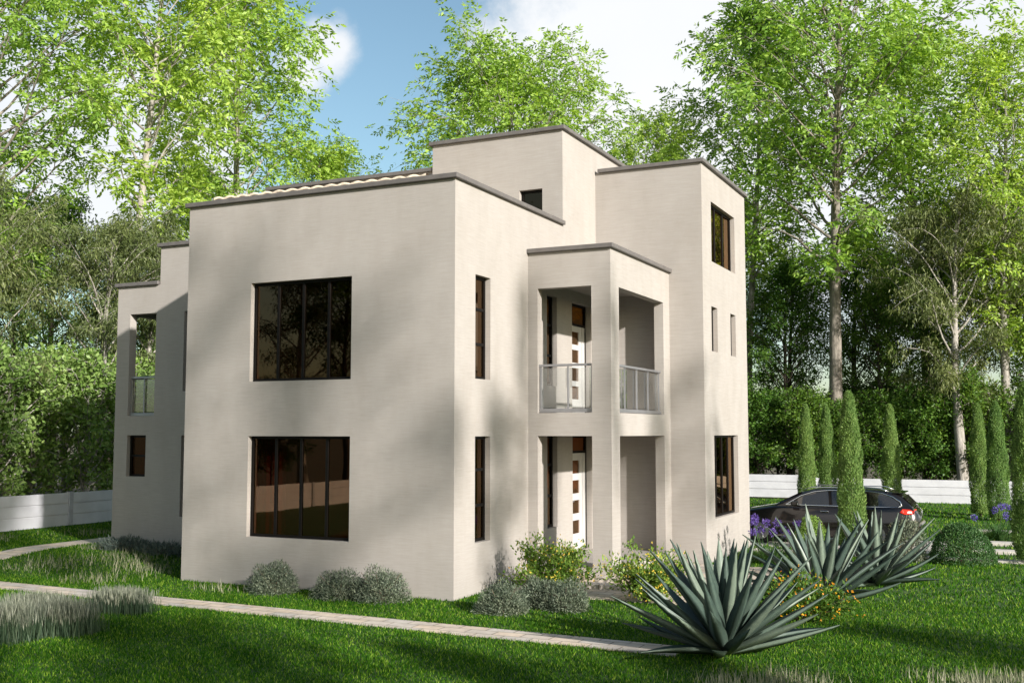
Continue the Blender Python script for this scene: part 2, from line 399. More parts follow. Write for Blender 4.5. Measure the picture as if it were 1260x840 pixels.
# ------------------------------------------------------------------ trees and shrubs
def gen_tree(name, seed, H, r0, cb, spread, nb, nsub, nspray, kind, trunk_mat, leaf, leaf_l, leaf_w, top_taper=0.55, droop=0.25, jit=0.32, lean=0.02, fork=False, low=0.35, flat=None):
    """a tapered trunk with limbs, and a crown of leaf sprays along every twig"""
    rng = np.random.default_rng(seed)
    tb = MB()
    n = 11
    tr = []; ph = rng.uniform(0, 6.28, 4)
    for i in range(n):
        t = i / (n - 1)
        tr.append((lean * H * t * math.cos(ph[0]) + 0.012 * H * math.sin(5 * t + ph[1]), lean * H * t * math.sin(ph[0]) + 0.012 * H * math.sin(4 * t + ph[2]), H * t * 0.97))
    tr[0] = (0, 0, -0.1)
    off = np.array(tr[1]) * 0
    tb.tube(tr, [r0 * (1.25 if i == 0 else 1) * (1 - i / (n - 1)) ** 0.8 + 0.015 for i in range(n)], 8)
    tr = np.array(tr)
    def at(t):
        x = t * (n - 1); i = min(int(x), n - 2); return tr[i] + (tr[i + 1] - tr[i]) * (x - i)
    SP = []; SD = []
    az = rng.uniform(0, 6.28)
    for b in range(nb):
        t = cb + (0.97 - cb) * ((b + rng.uniform(0, .9)) / nb) ** 0.9
        u = (t - cb) / (1 - cb)
        prof = (low + (1 - low) * math.sin(min(1, u / 0.45) * math.pi / 2)) if u < 0.45 else (1 - (u - 0.45) / 0.55) ** top_taper * 0.88 + 0.12
        Lb = spread * prof * rng.uniform(0.7, 1.12)
        az += 2.39996 + rng.uniform(-.5, .5)
        el = R(rng.uniform(18, 38) + 28 * u)
        if flat is not None: el = R(flat + rng.uniform(-8, 8))
        d = np.array([math.cos(az) * math.cos(el), math.sin(az) * math.cos(el), math.sin(el)])
        p = at(t).copy(); pts = [p.copy()]; ns = 6
        for k in range(ns):
            d = d + rng.normal(size=3) * 0.10 + np.array([0, 0, (0.10 if k < 3 else -droop * 0.5)])
            d /= np.linalg.norm(d); p = p + d * Lb / ns; pts.append(p.copy())
        rb = max(0.016, r0 * 0.30 * (1 - t) + 0.016)
        tb.tube(pts, [rb * (1 - k / (ns + 0.6)) + 0.006 for k in range(ns + 1)], 5, False)
        pts = np.array(pts)
        for sb in range(nsub):
            tt = rng.uniform(0.28, 1.0) if sb else 1.0
            x = tt * ns; i = min(int(x), ns - 1); q = pts[i] + (pts[i + 1] - pts[i]) * (x - i)
            bd = pts[i + 1] - pts[i]; bd /= np.linalg.norm(bd)
            sd = bd + sph(rng, 1)[0] * 0.95; sd[2] += 0.15; sd /= np.linalg.norm(sd)
            Ls = max(0.5, Lb * rng.uniform(0.22, 0.42))
            tp = [q]; p = q.copy(); dd = sd.copy()
            for k in range(3):
                dd = dd + np.array([0, 0, -droop * 0.35]) + rng.normal(size=3) * 0.12; dd /= np.linalg.norm(dd); p = p + dd * Ls / 3; tp.append(p.copy())
            tb.tube(tp, [max(0.006, rb * 0.4), 0.009, 0.007, 0.004], 3, False)
            tp = np.array(tp)
            m = rng.poisson(nspray * (0.6 + 0.4 * Ls / max(spread * 0.3, .5)))
            if m == 0: continue
            a = rng.uniform(0.1, 1.0, m) * 3; ii = np.minimum(a.astype(int), 2)
            pp = tp[ii] + (tp[ii + 1] - tp[ii]) * (a - ii)[:, None]
            jj = sph(rng, m) * (rng.uniform(0, 1, m) ** 0.6)[:, None] * jit; jj[:, 2] *= 0.7
            SP.append(pp + jj)
            SD.append(unit(unit(jj) * 0.8 + dd * 0.6 + rng.normal(size=(m, 3)) * 0.35))
    SP = np.concatenate(SP); SD = np.concatenate(SD)
    N = len(SP)
    if kind == 'pinnate':
        SD[:, 2] -= droop; SD = unit(SD)
        side = unit(np.cross(SD, np.array([0, 0, 1.0]) + rng.normal(size=(N, 3)) * 0.35)); up = np.cross(side, SD)
        P = []; D = []; NN = []; LL = []
        spl = leaf_l * 2.0 * rng.uniform(0.75, 1.25, N)
        for f, sg in ((0.3, 1), (0.3, -1), (0.6, 1), (0.6, -1), (0.85, 1), (0.85, -1), (1.0, 0)):
            base = SP + SD * (spl * f)[:, None]; base[:, 2] -= (f * f * spl * droop)
            D.append(unit(SD * (0.55 if sg else 1) + side * sg * 0.9 + rng.normal(size=(N, 3)) * 0.16 - np.array([0, 0, 0.28]))); P.append(base)
            NN.append(up * 0.7 + rng.normal(size=(N, 3)) * 0.75); LL.append(leaf_l * rng.uniform(0.75, 1.2, N))
        P = np.concatenate(P); D = np.concatenate(D); NN = np.concatenate(NN); LL = np.concatenate(LL)
    else:
        k = 5 if kind == 'cluster' else 7
        P = np.repeat(SP, k, 0) + rng.normal(size=(N * k, 3)) * (leaf_l * 0.75)
        if kind == 'gum':
            D = np.repeat(SD, k, 0) * 0.4 + rng.normal(size=(N * k, 3)) * 0.5 - np.array([0, 0, 0.8])
        else:
            D = np.repeat(SD, k, 0) * 0.5 + rng.normal(size=(N * k, 3)) * 0.7 - np.array([0, 0, 0.15])
        NN = np.array([0, 0, 0.6]) + rng.normal(size=(N * k, 3)) * 0.8
        LL = leaf_l * rng.uniform(0.7, 1.25, N * k)
    V, F = leaves(P, D, NN, LL, LL * leaf_w / leaf_l, rng)
    tm = tb.mesh('trunk', trunk_mat, True)
    cm_ = np_mesh('crown', V, [F], leaf)
    return tm, cm_
def tree_proto(name, cat, tm, cm_):
    r = empty(name, (0, 0, 0), 0, None, cat)
    link('trunk', tm, r); link('crown', cm_, r); return r

def dome_leaves(rng, n, rx, ry, rz, l, w, inner=0.55, spike=0.5, lumpy=0.12, zmin=-0.05):
    d = sph(rng, int(n * 1.6)); d = d[d[:, 2] > zmin][:n]
    ph = rng.uniform(0, 6.28, 3)
    lump = 1 + lumpy * (np.sin(d[:, 0] * 5 + ph[0]) * np.sin(d[:, 1] * 5 + ph[1]) + 0.6 * np.sin(d[:, 2] * 9 + ph[2] + d[:, 0] * 6))
    rr = (rng.uniform(inner ** 2, 1, len(d)) ** 0.5) * lump
    P = d * rr[:, None] * np.array([rx, ry, rz]); P[:, 2] = np.maximum(P[:, 2], 0.01)
    D = unit(d * spike + rng.normal(size=d.shape) * 0.6 + np.array([0, 0, 0.35]))
    return leaves(P, D, d + rng.normal(size=d.shape) * 0.5, l * rng.uniform(0.6, 1.3, len(d)), w, rng)

# ================================================================== GROUND
def sm(t): t = np.clip(t, 0, 1); return t * t * (3 - 2 * t)
def hgt(x, y):
    x = np.asarray(x, float); y = np.asarray(y, float)
    return 0.19 * sm((y + 0.8) / 2.6) * sm((-6.2 - x) / 2.4) 
g = MB(); g.poly([(-700, -700, -0.12), (700, -700, -0.12), (700, 700, -0.12), (-700, 700, -0.12)])
tag(g.build('ground', MT['ground']), kind='structure')
XL_F, YB_F, XR_F, YF_F = -15.45, 29.6, 32.55, -25.0      # the four runs of boundary fence
nx, ny = 86, 110
gx, gy = np.meshgrid(np.linspace(XL_F - .3, XR_F + .3, nx), np.linspace(YF_F - .3, YB_F + .3, ny))
gz = hgt(gx, gy)
V = np.stack([gx, gy, gz], -1).reshape(-1, 3)
I = np.arange(nx * ny).reshape(ny, nx)
F = np.stack([I[:-1, :-1], I[:-1, 1:], I[1:, 1:], I[1:, :-1]], -1).reshape(-1, 4)
tag(link('lawn', np_mesh('lawn', V, [F], MT['lawn'], smooth=True)), kind='structure')

def strip(name, x0, x1, y0, y1, m, lift=0.012, thick=0.06, slope=0.0, kind='structure'):
    n = max(2, int(max(x1 - x0, y1 - y0) / 0.5)); b = MB()
    lx = (x1 - x0) > (y1 - y0)
    for i in range(n):
        if lx:
            a0 = x0 + (x1 - x0) * i / n; a1 = x0 + (x1 - x0) * (i + 1) / n
            q = [(a0, y0 + slope * (a0 - x0)), (a1, y0 + slope * (a1 - x0)), (a1, y1 + slope * (a1 - x0)), (a0, y1 + slope * (a0 - x0))]
        else:
            a0 = y0 + (y1 - y0) * i / n; a1 = y0 + (y1 - y0) * (i + 1) / n
            q = [(x0, a0), (x1, a0), (x1, a1), (x0, a1)]
        top = [(p[0], p[1], float(hgt(*p)) + lift) for p in q]; bot = [(p[0], p[1], float(hgt(*p)) + lift - thick) for p in q]
        b.poly(top)
        for k in range(4):
            if (lx and ((k == 1 and i < n - 1) or (k == 3 and i > 0))) or (not lx and ((k == 0 and i > 0) or (k == 2 and i < n - 1))): continue
            b.poly([bot[k], bot[(k + 1) % 4], top[(k + 1) % 4], top[k]])
    return tag(b.build(name, m), kind=kind)
PATHS = []
def path(name, x0, x1, y0, y1, m, slope=0.0, **k):
    PATHS.append((x0, x1, y0, y1, slope)); return strip(name, x0, x1, y0, y1, m, slope=slope, **k)
path('garden_path', -15.0, 4.55, -1.98, -1.36, MT['path'], slope=-0.036)
path('side_path', -11.75, -10.95, -1.2, 12.0, MT['path'])
path('porch_paving', 0.25, 4.3, 1.15, 6.50, MT['path'])
path('driveway', 0.2, 6.7, 10.7, 13.7, MT['slab'])
path('driveway_kerb', 2.7, 8.9, 9.45, 9.78, MT['slab'], lift=0.05)

# ================================================================== HOUSE
H = empty('house', (0, 0, 0), 0, 'cream stucco two storey flat roofed house with bronze windows and a white balcony porch', 'house')
X, Y = (1, 0), (0, 1); nX, nY = (-1, 0), (0, -1)
L = 5.762; D1 = 4.645; D2 = 6.534; P = 2.416; D3 = 10.406; YW = 3.02; XW = -10.62
hw = 2.67; s1 = 0.866; s2 = 3.659; s3 = 5.467
def wall_part(mb): return mb.build('wall', MT['stucco'], H)
def cope(parent, boxes):
    b = MB()
    for q in boxes: b.box(*q[:5], q[4] + 0.086)
    return b.build('coping', MT['coping'], parent, bevel=0.012)
BIG_L, BIG_R = -4.26 + L, -2.051 + L
# front block
w = MB()
w.wall((-L, 0), X, nY, L, -0.2, 7.0, [(BIG_L, BIG_R, s1, hw), (BIG_L, BIG_R, s2, s3)])
w.wall((0, 0.2), Y, X, D1 - 0.2, -0.2, 7.0, [(0.544, 1.123, s1, hw), (0.544, 1.123, s2, s3), (3.62, 4.12, s1, hw), (3.62, 4.12, s2, s3)])
w.wall((-L, YW), nY, nX, YW - 0.2, -0.2, 7.0)
w.wall((-L, 9.8), nY, nX, 9.8 - YW, 0.2, 7.0)
w.box(-L + 0.2, -0.2, 0.2, 9.6, 6.55, 6.75)        # flat roof slab
front = wall_part(w)
e = 0.07
cope(front, [(-L - e, e, -e, 0.26, 7.0, 7.1), (-0.26, e, 0.262, D1 - 0.003, 7.0, 7.1), (-L - e, -L + 0.26, 0.262, 9.8, 7.0, 7.1)])
# low pitched clay tile roof just behind the front parapet
rt = []; ncol = 150; nrow = 14
ys = np.linspace(0.31, 4.55, nrow); xs = np.linspace(-L + 0.3, -3.2, ncol)
xs = np.linspace(-L + 0.3, -0.75, 220)
gx, gy = np.meshgrid(xs, ys)
stepz = (np.floor(gx / 0.27) * 0)
gz = 7.205 + 0.0 * (gy - 0.31) + 0.035 * np.abs(np.sin(gx * math.pi / 0.29)) - 0.004 * (gx + 3)
V = np.stack([gx, gy, gz], -1).reshape(-1, 3); V2 = V.copy(); V2[:, 2] -= 0.05
I = np.arange(len(V)).reshape(gx.shape); n0 = len(V)
Fa = np.stack([I[:-1, :-1], I[:-1, 1:], I[1:, 1:], I[1:, :-1]], -1).reshape(-1, 4)
Fb = (Fa + n0)[:, ::-1]; e0 = I[0]; Fc = np.stack([e0[:-1] + n0, e0[1:] + n0, e0[1:], e0[:-1]], -1)
link('roof', np_mesh('roof', np.concatenate([V, V2]), [Fa, Fb, Fc], MT['tile']), H)
# taller stair block behind it, right face flush with the front block
w = MB()
w.wall((0, D1), Y, X, 9.0 - D1 + 1.2, -0.2, 9.02, [(5.12 - D1, 6.2 - D1, 0.26, hw), (5.12 - D1, 6.2 - D1, 3.11, s3)])
w.wall((-3.102, D1), X, nY, 3.102 - 0.2, 6.75, 9.02, [(-0.99 + 3.102, -0.46 + 3.102, 7.2, 7.82)])
w.wall((-3.102, 10.2), nY, nX, 10.2 - D1 - 0.2, 6.75, 9.02)
w.wall((0, 10.4), nX, Y, 3.102, 6.75, 9.02)
w.box(-2.9, -0.2, D1 + 0.2, 10.2, 8.6, 8.75)
tall = wall_part(w)
cope(tall, [(-3.102 - e, e, D1 - e, D1 + 0.26, 9.02, 9.12), (-0.26, e, D1 + 0.262, 10.4 + e, 9.02, 9.12), (-3.102 - e, -3.102 + 0.26, D1 + 0.262, 10.4 + e, 9.02, 9.12)])
# rear block left of it
w = MB()
w.wall((-7.65, 4.75), X, nY, 7.65 - 3.102, 6.6, 8.48)
w.wall((-7.65, 9.8), nY, nX, 9.8 - 4.95, 6.6, 8.48)
w.wall((-3.102, 10.0), nX, Y, 7.65 - 3.102, 0, 8.48)
w.box(-7.45, -3.11, 4.95, 9.8, 7.95, 8.1)
rear = wall_part(w)
cope(rear, [(-7.65 - e, -3.105, 4.75 - e, 5.0, 8.48, 8.58), (-7.65 - e, -7.5, 5.002, 9.8, 8.48, 8.58)])
# left wing with its corner balcony
w = MB()
w.wall((XW, YW), X, nY, -9.34 - XW, -0.2, 6.116, [(0.39, 1.19, 3.11, s3), (0.40, 0.97, 1.73, hw)])
w.wall((-9.34, YW), X, nY, 9.34 - L, -0.2, 6.98, [(0.74, 1.3, s1, hw), (0.74, 1.3, s2, s3)])
w.wall((XW, 9.0), nY, nX, 9.0 - YW - 0.2, -0.2, 6.116, [(9.0 - 5.6, 9.0 - 3.42, 3.11, s3)])
w.wall((-9.34, 9.0), nY, nX, 9.0 - YW - 0.2, 2.9, 6.98)
w.wall((-L, 9.2), nX, Y, -L - XW, -0.2, 6.1)
w.box(XW + 0.2, -9.54, YW + 0.2, 8.8, 2.9, 3.1); w.box(XW + 0.2, -9.54, YW + 0.2, 8.8, 5.6, 5.75)
w.box(-9.33, -L - 0.01, YW + 0.2, 9.0, 6.5, 6.65)
w.box(XW + 0.2, -9.56, 5.8, 5.95, 3.1, 5.6)
wing = wall_part(w)
cope(wing, [(XW - e, -9.36, YW - e, YW + 0.26, 6.116, 6.21), (XW - e, XW + 0.26, YW + 0.262, 9.0, 6.116, 6.21), (-9.34 - e, -L - 0.075, YW - e, YW + 0.26, 6.98, 7.08), (-9.34 - e, -9.1, YW + 0.262, 9.0, 6.98, 7.08)])
# right tower
w = MB()
w.wall((0.002, D2), X, nY, P - 0.002, -0.2, 8.492)
TW = [(7.27 - D2 - .2, 9.36 - D2 - .2, s1 + 0.03, hw), (7.2 - D2 - .2, 7.7 - D2 - .2, 4.49, s3), (8.85 - D2 - .2, 9.33 - D2 - .2, 4.49, s3), (7.28 - D2 - .2, 9.37 - D2 - .2, 6.46, 7.79)]
w.wall((P, D2 + 0.2), Y, X, D3 - D2 - 0.2, -0.2, 8.492, TW)
w.wall((P - 0.2, D3), nX, Y, P - 0.2, -0.2, 8.492)
w.box(0.01, P - 0.2, D2 + 0.2, D3 - 0.2, 8.1, 8.25)
tower = wall_part(w)
cope(tower, [(e + 0.003, P + e, D2 - e, D2 + 0.26, 8.492, 8.59), (P - 0.26, P + e, D2 + 0.262, D3 + e, 8.492, 8.59), (e + 0.003, P - 0.262, D3 - 0.26, D3 + e, 8.492, 8.59)])
# porch: two storeys of square openings
PY = 2.924; PX = 1.675
w = MB()
w.wall((0.002, PY), X, nY, PX - 0.002, -0.1, 6.146, [(0.194, 1.292, 0.26, hw), (0.194, 1.292, 3.101, 5.462)])
w.wall((PX, PY + 0.2), Y, X, D2 - PY - 0.202, -0.1, 6.146, [(3.367 - PY - 0.2, 6.099 - PY - 0.2, 0.26, hw), (3.367 - PY - 0.2, 6.099 - PY - 0.2, 3.101, 5.462)])
w.box(0.003, PX - 0.2, PY + 0.2, D2 - 0.003, -0.1, 0.257); 
w.box(0.003, PX - 0.202, PY + 0.202, D2 - 0.003, 2.8, 3.099); w.box(0.003, PX - 0.202, PY + 0.202, D2 - 0.003, 5.7, 5.85)
porch = wall_part(w)
cope(porch, [(0.003, PX + e, PY - e, PY + 0.26, 6.146, 6.24), (PX - 0.26, PX + e, PY + 0.262, D2 - 0.003, 6.146, 6.24)])
# steps up to the porch
for i, (d, z) in enumerate(((0.36, 0.17), (0.72, 0.09))):
    MB().box(0.02, PX + 0.1 + d, PY - d, PY - d + 0.36 if i else PY - 0.003, -0.05, z).build('step', MT['path'], H, bevel=0.01)
# inner floors and partition
b = MB(); b.box(-L + 0.21, -0.21, 0.21, 9.55, 0.0, 0.24); b.box(-L + 0.21, -0.21, 0.21, 9.55, 2.85, 3.1); b.box(0.0, P - .21, D2 + .21, D3 - .21, 0.0, .24); b.box(0.0, P - .21, D2 + .21, D3 - .21, 2.85, 3.1); b.box(0.0, P - .21, D2 + .21, D3 - .21, 5.7, 5.9)
b.box(XW + .21, -L - .01, YW + .21, 8.9, 0.0, .24)
b.box(-L + .22, -.22, 3.4, 3.5, .24, 6.5)
b.build('interior_floor', MT['floor'], H)

def window(o, u, n, a0, a1, z0, z1, nv=0, nh=(), rec=0.1, fw=0.05):
    """black frame with mullions and its glazing, recessed in the opening"""
    f = MB(); d1, d0 = -rec, -rec - 0.06
    f.obox(o, u, n, a0, a0 + fw, d0, d1, z0, z1); f.obox(o, u, n, a1 - fw, a1, d0, d1, z0, z1)
    f.obox(o, u, n, a0 + fw, a1 - fw, d0, d1, z0, z0 + fw); f.obox(o, u, n, a0 + fw, a1 - fw, d0, d1, z1 - fw, z1)
    zi = sorted([z0 + fw, z1 - fw] + [z for h in nh for z in (z0 + (z1 - z0) * h - fw / 2, z0 + (z1 - z0) * h + fw / 2)])
    for i in range(nv):
        c = a0 + (a1 - a0) * (i + 1) / (nv + 1)
        f.obox(o, u, n, c - fw * 0.55, c + fw * 0.55, d0, d1 - 0.004, z0 + fw, z1 - fw)
    for h in nh:
        zc = z0 + (z1 - z0) * h; f.obox(o, u, n, a0 + fw, a1 - fw, d0, d1 - 0.006, zc - fw / 2, zc + fw / 2)
    fo = f.build('window', MT['black'], H, bevel=0.004)
    p = MB(); p.obox(o, u, n, a0 + fw * .6, a1 - fw * .6, d0 + 0.024, d0 + 0.032, z0 + fw * .6, z1 - fw * .6)
    p.build('pane', MT['glass'], fo); return fo
for z0, z1 in ((s1, hw), (s2, s3)):
    window((-L, 0), X, nY, BIG_L, BIG_R, z0, z1, 3)
    window((0, 0.2), Y, X, 0.544, 1.123, z0, z1, 0, (0.34, 0.68))
    window((0, 0.2), Y, X, 3.62, 4.12, z0, z1, 0, (0.34, 0.68))
    window((-9.34, YW), X, nY, 0.74, 1.3, z0, z1, 0, (0.34, 0.68))
window((XW, YW), X, nY, 0.40, 0.97, 1.73, hw, 0, (0.5,))
window((-3.102, D1), X, nY, -0.99 + 3.102, -0.46 + 3.102, 7.2, 7.82)
T0 = (P, D2 + 0.2)
window(T0, Y, X, *TW[0], 3); window(T0, Y, X, *TW[1]); window(T0, Y, X, *TW[2]); window(T0, Y, X, *TW[3], 2)
# curtains seen dimly inside the big windows
def curtain(x0, x1, y, z0, z1, m, name='curtain'):
    n = int((x1 - x0) / 0.02); b = MB()
    pts = [(x0 + (x1 - x0) * i / n, y + 0.03 * math.sin(i * 0.9)) for i in range(n + 1)]
    for i in range(n):
        a, c = pts[i], pts[i + 1]; b.poly([(a[0], a[1], z0), (c[0], c[1], z0), (c[0], c[1], z1), (a[0], a[1], z1)])
    o = b.build(name, m); mod = o.modifiers.new('thick', 'SOLIDIFY'); mod.thickness = 0.006; return o
tag(curtain(-4.42, -3.72, 0.45, 0.28, 2.72, MT['curtain']), 'rust orange curtain behind the left pane of the large ground floor window', 'curtain')

def door(z0, ztop, zl):
    """white panelled door with four square panes, a side light and a transom"""
    o = (0, D1); a0, a1 = 5.12 - D1, 6.2 - D1
    f = MB(); r = -0.12
    f.obox(o, Y, X, a0, a0 + 0.05, r - 0.06, r, z0, ztop); f.obox(o, Y, X, a1 - 0.05, a1, r - 0.06, r, z0, ztop)
    f.obox(o, Y, X, a0 + .05, a1 - .05, r - 0.06, r, ztop - 0.05, ztop); f.obox(o, Y, X, a0 + .05, a1 - .05, r - 0.06, r, zl, zl + 0.05)
    fr = f.build('door_frame', MT['black'], H, bevel=0.004)
    p = MB(); p.obox(o, Y, X, a0 + 0.04, a1 - 0.04, r - 0.035, r - 0.028, zl + 0.04, ztop - 0.04); p.build('transom', MT['glass'], fr)
    b0, b1 = a0 + 0.055, a0 + 0.83
    hz = zl - z0; pn = []
    for k in range(4):
        c = z0 + hz * (0.24 + 0.205 * k); pn.append((0.16, 0.62, c - 0.13, c + 0.145))
    dm = MB(); oo = (r + 0.0, D1 + b0)
    dm.wall(oo, Y, X, b1 - b0, z0 + 0.01, zl - 0.005, pn, 0.05)
    dr = dm.build('door', MT['white'], H, bevel=0.003)
    gp = MB()
    for q in pn: gp.obox(oo, Y, X, q[0] - 0.002, q[1] + 0.002, -0.03, -0.022, q[2] - 0.002, q[3] + 0.002)
    gp.build('pane', MT['glass'], dr)
    hd = MB(); zc = z0 + 1.04; hx = r + 0.05; hy = D1 + b0 + 0.07
    hd.tube([(r - 0.01, hy, zc), (hx, hy, zc)], 0.011, 8); hd.tube([(hx, hy - 0.012, zc), (hx, hy + 0.12, zc)], 0.01, 8); hd.build('handle', MT['steel'], dr, True)
    sl = MB(); sl.obox(o, Y, X, b1 + 0.012, b1 + 0.075, r - 0.05, r + 0.01, z0 + .01, zl - .005); sl.obox(o, Y, X, b1 + 0.08, a1 - 0.052, r - 0.05, r - 0.01, z0 + .01, zl - .005); sl.build('door_jamb', MT['white'], H, bevel=0.003)
door(0.262, hw, 2.30); door(3.112, s3, 5.0)

def railing(o, u, n, a0, a1, posts, zb, zt, glass=True, d=-0.09):
    f = MB()
    f.obox(o, u, n, a0, a1, d - 0.025, d + 0.025, zt - 0.045, zt)
    r = f.build('railing', MT['steel'], H, bevel=0.006)
    f = MB(); f.obox(o, u, n, a0, a1, d - 0.025, d + 0.025, zb, zb + 0.07); f.build('bottom_rail', MT['steel'], r, bevel=0.006)
    for a in posts:
        p = MB(); p.obox(o, u, n, a - 0.014, a + 0.014, d - 0.014, d + 0.014, zb + 0.07, zt - 0.05); p.build('post', MT['steel'], r)
    if glass:
        p = MB(); p.obox(o, u, n, a0 + 0.03, a1 - 0.03, d - 0.035, d - 0.029, zb + 0.09, zt - 0.07); p.build('pane', MT['clear'], r)
railing((0.002, PY), X, nY, 0.196, 1.288, (0.225, 0.78, 1.26), 3.112, 4.02)
railing((PX, PY), Y, X, 0.446, 3.172, (0.48, 0.98, 1.68, 2.38, 3.08), 3.112, 4.02)
railing((XW, YW), X, nY, 0.392, 1.188, (0.42, 0.8, 1.16), 3.112, 4.02)
railing((XW, 9.0), nY, nX, 9.0 - 5.6, 9.0 - 3.42, (9.0 - 5.5, 9.0 - 4.9, 9.0 - 4.2, 9.0 - 3.5), 3.112, 4.02, False)

# ================================================================== FENCES
def fence(o, u, n, Lf, step, label, h=0.9, gap=0.0):
    x0 = empty('fence', (o[0], o[1], 0), 0, label, 'fence', 'white panel fence runs round the garden')
    k = max(1, round(Lf / step)); st = Lf / k
    for i in range(k):
        p = MB(); a0 = i * st + 0.07; a1 = (i + 1) * st - 0.07
        c = (o[0] + u[0] * (a0 + a1) / 2, o[1] + u[1] * (a0 + a1) / 2)
        zb = float(hgt(*c))
        for j in range(3):
            p.obox((0, 0), u, n, a0, a1, -0.03, 0.03, zb - 0.05 + (0.05 if j else 0) + j * h / 3 + 0.013, zb + (j + 1) * h / 3 - 0.013)
        p.obox((0, 0), u, n, a0, a1, -0.004, 0.004, zb - 0.05, zb + h - 0.02)
        p.build('panel', MT['fence'], x0, bevel=0.005)
    for i in range(k + 1):
        a = i * st; c = (o[0] + u[0] * a, o[1] + u[1] * a); zb = float(hgt(*c))
        p = MB(); p.obox((0, 0), u, n, a - 0.07, a + 0.07, -0.07, 0.07, zb - 0.05, zb + h + 0.012)
        p.build('post', MT['post'], x0, bevel=0.006)
    return x0
fence((XL_F, YF_F), Y, X, YB_F - YF_F, 3.9, 'long white plank fence with grey posts left of the house below leafy shrubs')
fence((XL_F, YB_F), X, nY, XR_F - XL_F, 16.0, 'long white plank fence behind the dark car and the cypresses')
fence((XL_F, YF_F), X, Y, XR_F - XL_F, 14.0, 'white plank fence mirrored in the large ground floor window')

# ================================================================== FOREST
T = {}
def proto(key, name, cat, **k):
    tm, cm_ = gen_tree(key, **k); T[key] = [name, cat, tm, cm_, None]
proto('ash_a', 'ash_tree', 'tree', seed=11, H=20, r0=0.20, cb=0.30, spread=4.6, nb=50, nsub=7, nspray=12.5, kind='pinnate', trunk_mat=MT['pale_bark'], leaf=MT['leaf_tall'], leaf_l=0.205, leaf_w=0.082, jit=0.62)
proto('ash_b', 'ash_tree', 'tree', seed=23, H=20, r0=0.24, cb=0.34, spread=5.3, nb=54, nsub=7, nspray=12.5, kind='pinnate', trunk_mat=MT['grey_bark'], leaf=MT['leaf_tall'], leaf_l=0.205, leaf_w=0.082, jit=0.62, top_taper=0.7)
proto('ash_c', 'ash_tree', 'tree', seed=37, H=20, r0=0.17, cb=0.42, spread=4.2, nb=44, nsub=7, nspray=12.5, kind='pinnate', trunk_mat=MT['pale_bark'], leaf=MT['leaf_tall'], leaf_l=0.205, leaf_w=0.082, jit=0.62)
proto('ash_d', 'ash_tree', 'tree', seed=41, H=18, r0=0.24, cb=0.22, spread=5.4, nb=58, nsub=7, nspray=12.5, kind='pinnate', trunk_mat=MT['grey_bark'], leaf=MT['leaf_tall'], leaf_l=0.205, leaf_w=0.082, jit=0.6, top_taper=0.5)
proto('shade', 'ash_tree', 'tree', seed=91, H=13.5, r0=0.10, cb=0.76, spread=1.5, nb=15, nsub=5, nspray=4.2, kind='pinnate', trunk_mat=MT['grey_bark'], leaf=MT['leaf_tall'], leaf_l=0.2, leaf_w=0.08, jit=0.4)  # added unseen tree, small high crown shaped to drop shade on walls and fence
proto('tier', 'ash_tree', 'tree', seed=97, H=13.5, r0=0.09, cb=0.70, spread=3.0, nb=9, nsub=7, nspray=6, kind='pinnate', trunk_mat=MT['grey_bark'], leaf=MT['leaf_tall'], leaf_l=0.2, leaf_w=0.08, jit=0.26, flat=4, droop=0.05, low=.8, top_taper=0.3)  # added unseen tree, flat limbs shaped to streak the house walls with shade
proto('ash_e', 'ash_tree', 'tree', seed=103, H=18, r0=0.24, cb=0.22, spread=6.6, nb=72, nsub=8, nspray=14, kind='pinnate', trunk_mat=MT['grey_bark'], leaf=MT['leaf_tall'], leaf_l=0.205, leaf_w=0.082, jit=0.7, top_taper=0.42, low=.6)
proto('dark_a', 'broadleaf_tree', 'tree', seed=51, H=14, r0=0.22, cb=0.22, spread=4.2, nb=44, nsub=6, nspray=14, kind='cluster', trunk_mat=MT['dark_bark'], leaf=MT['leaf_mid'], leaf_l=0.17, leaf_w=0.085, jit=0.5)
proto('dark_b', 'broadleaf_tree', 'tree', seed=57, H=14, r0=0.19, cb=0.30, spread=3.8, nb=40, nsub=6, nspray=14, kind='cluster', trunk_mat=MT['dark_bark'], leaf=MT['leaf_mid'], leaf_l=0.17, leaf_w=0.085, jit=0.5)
proto('gum_a', 'gum_tree', 'tree', seed=63, H=13, r0=0.22, cb=0.22, spread=4.6, nb=34, nsub=6, nspray=24, kind='gum', trunk_mat=MT['pale_bark'], leaf=MT['leaf_gum'], leaf_l=0.22, leaf_w=0.045, jit=0.42, droop=0.45, lean=0.05)
proto('gum_b', 'gum_tree', 'tree', seed=69, H=13, r0=0.26, cb=0.30, spread=4.6, nb=30, nsub=6, nspray=22, kind='gum', trunk_mat=MT['pale_bark'], leaf=MT['leaf_gum'], leaf_l=0.22, leaf_w=0.045, jit=0.42, droop=0.4, lean=0.04)
proto('bush_a', 'woodland_shrub', 'shrub', seed=71, H=4.2, r0=0.06, cb=0.10, spread=1.9, nb=40, nsub=5, nspray=7, kind='cluster', trunk_mat=MT['pale_bark'], leaf=MT['leaf_shrub'], leaf_l=0.13, leaf_w=0.075, jit=0.34, low=0.6)
proto('bush_b', 'woodland_shrub', 'shrub', seed=77, H=4.2, r0=0.06, cb=0.14, spread=1.7, nb=36, nsub=5, nspray=7, kind='cluster', trunk_mat=MT['pale_bark'], leaf=MT['leaf_shrub'], leaf_l=0.13, leaf_w=0.075, jit=0.34, low=0.5)
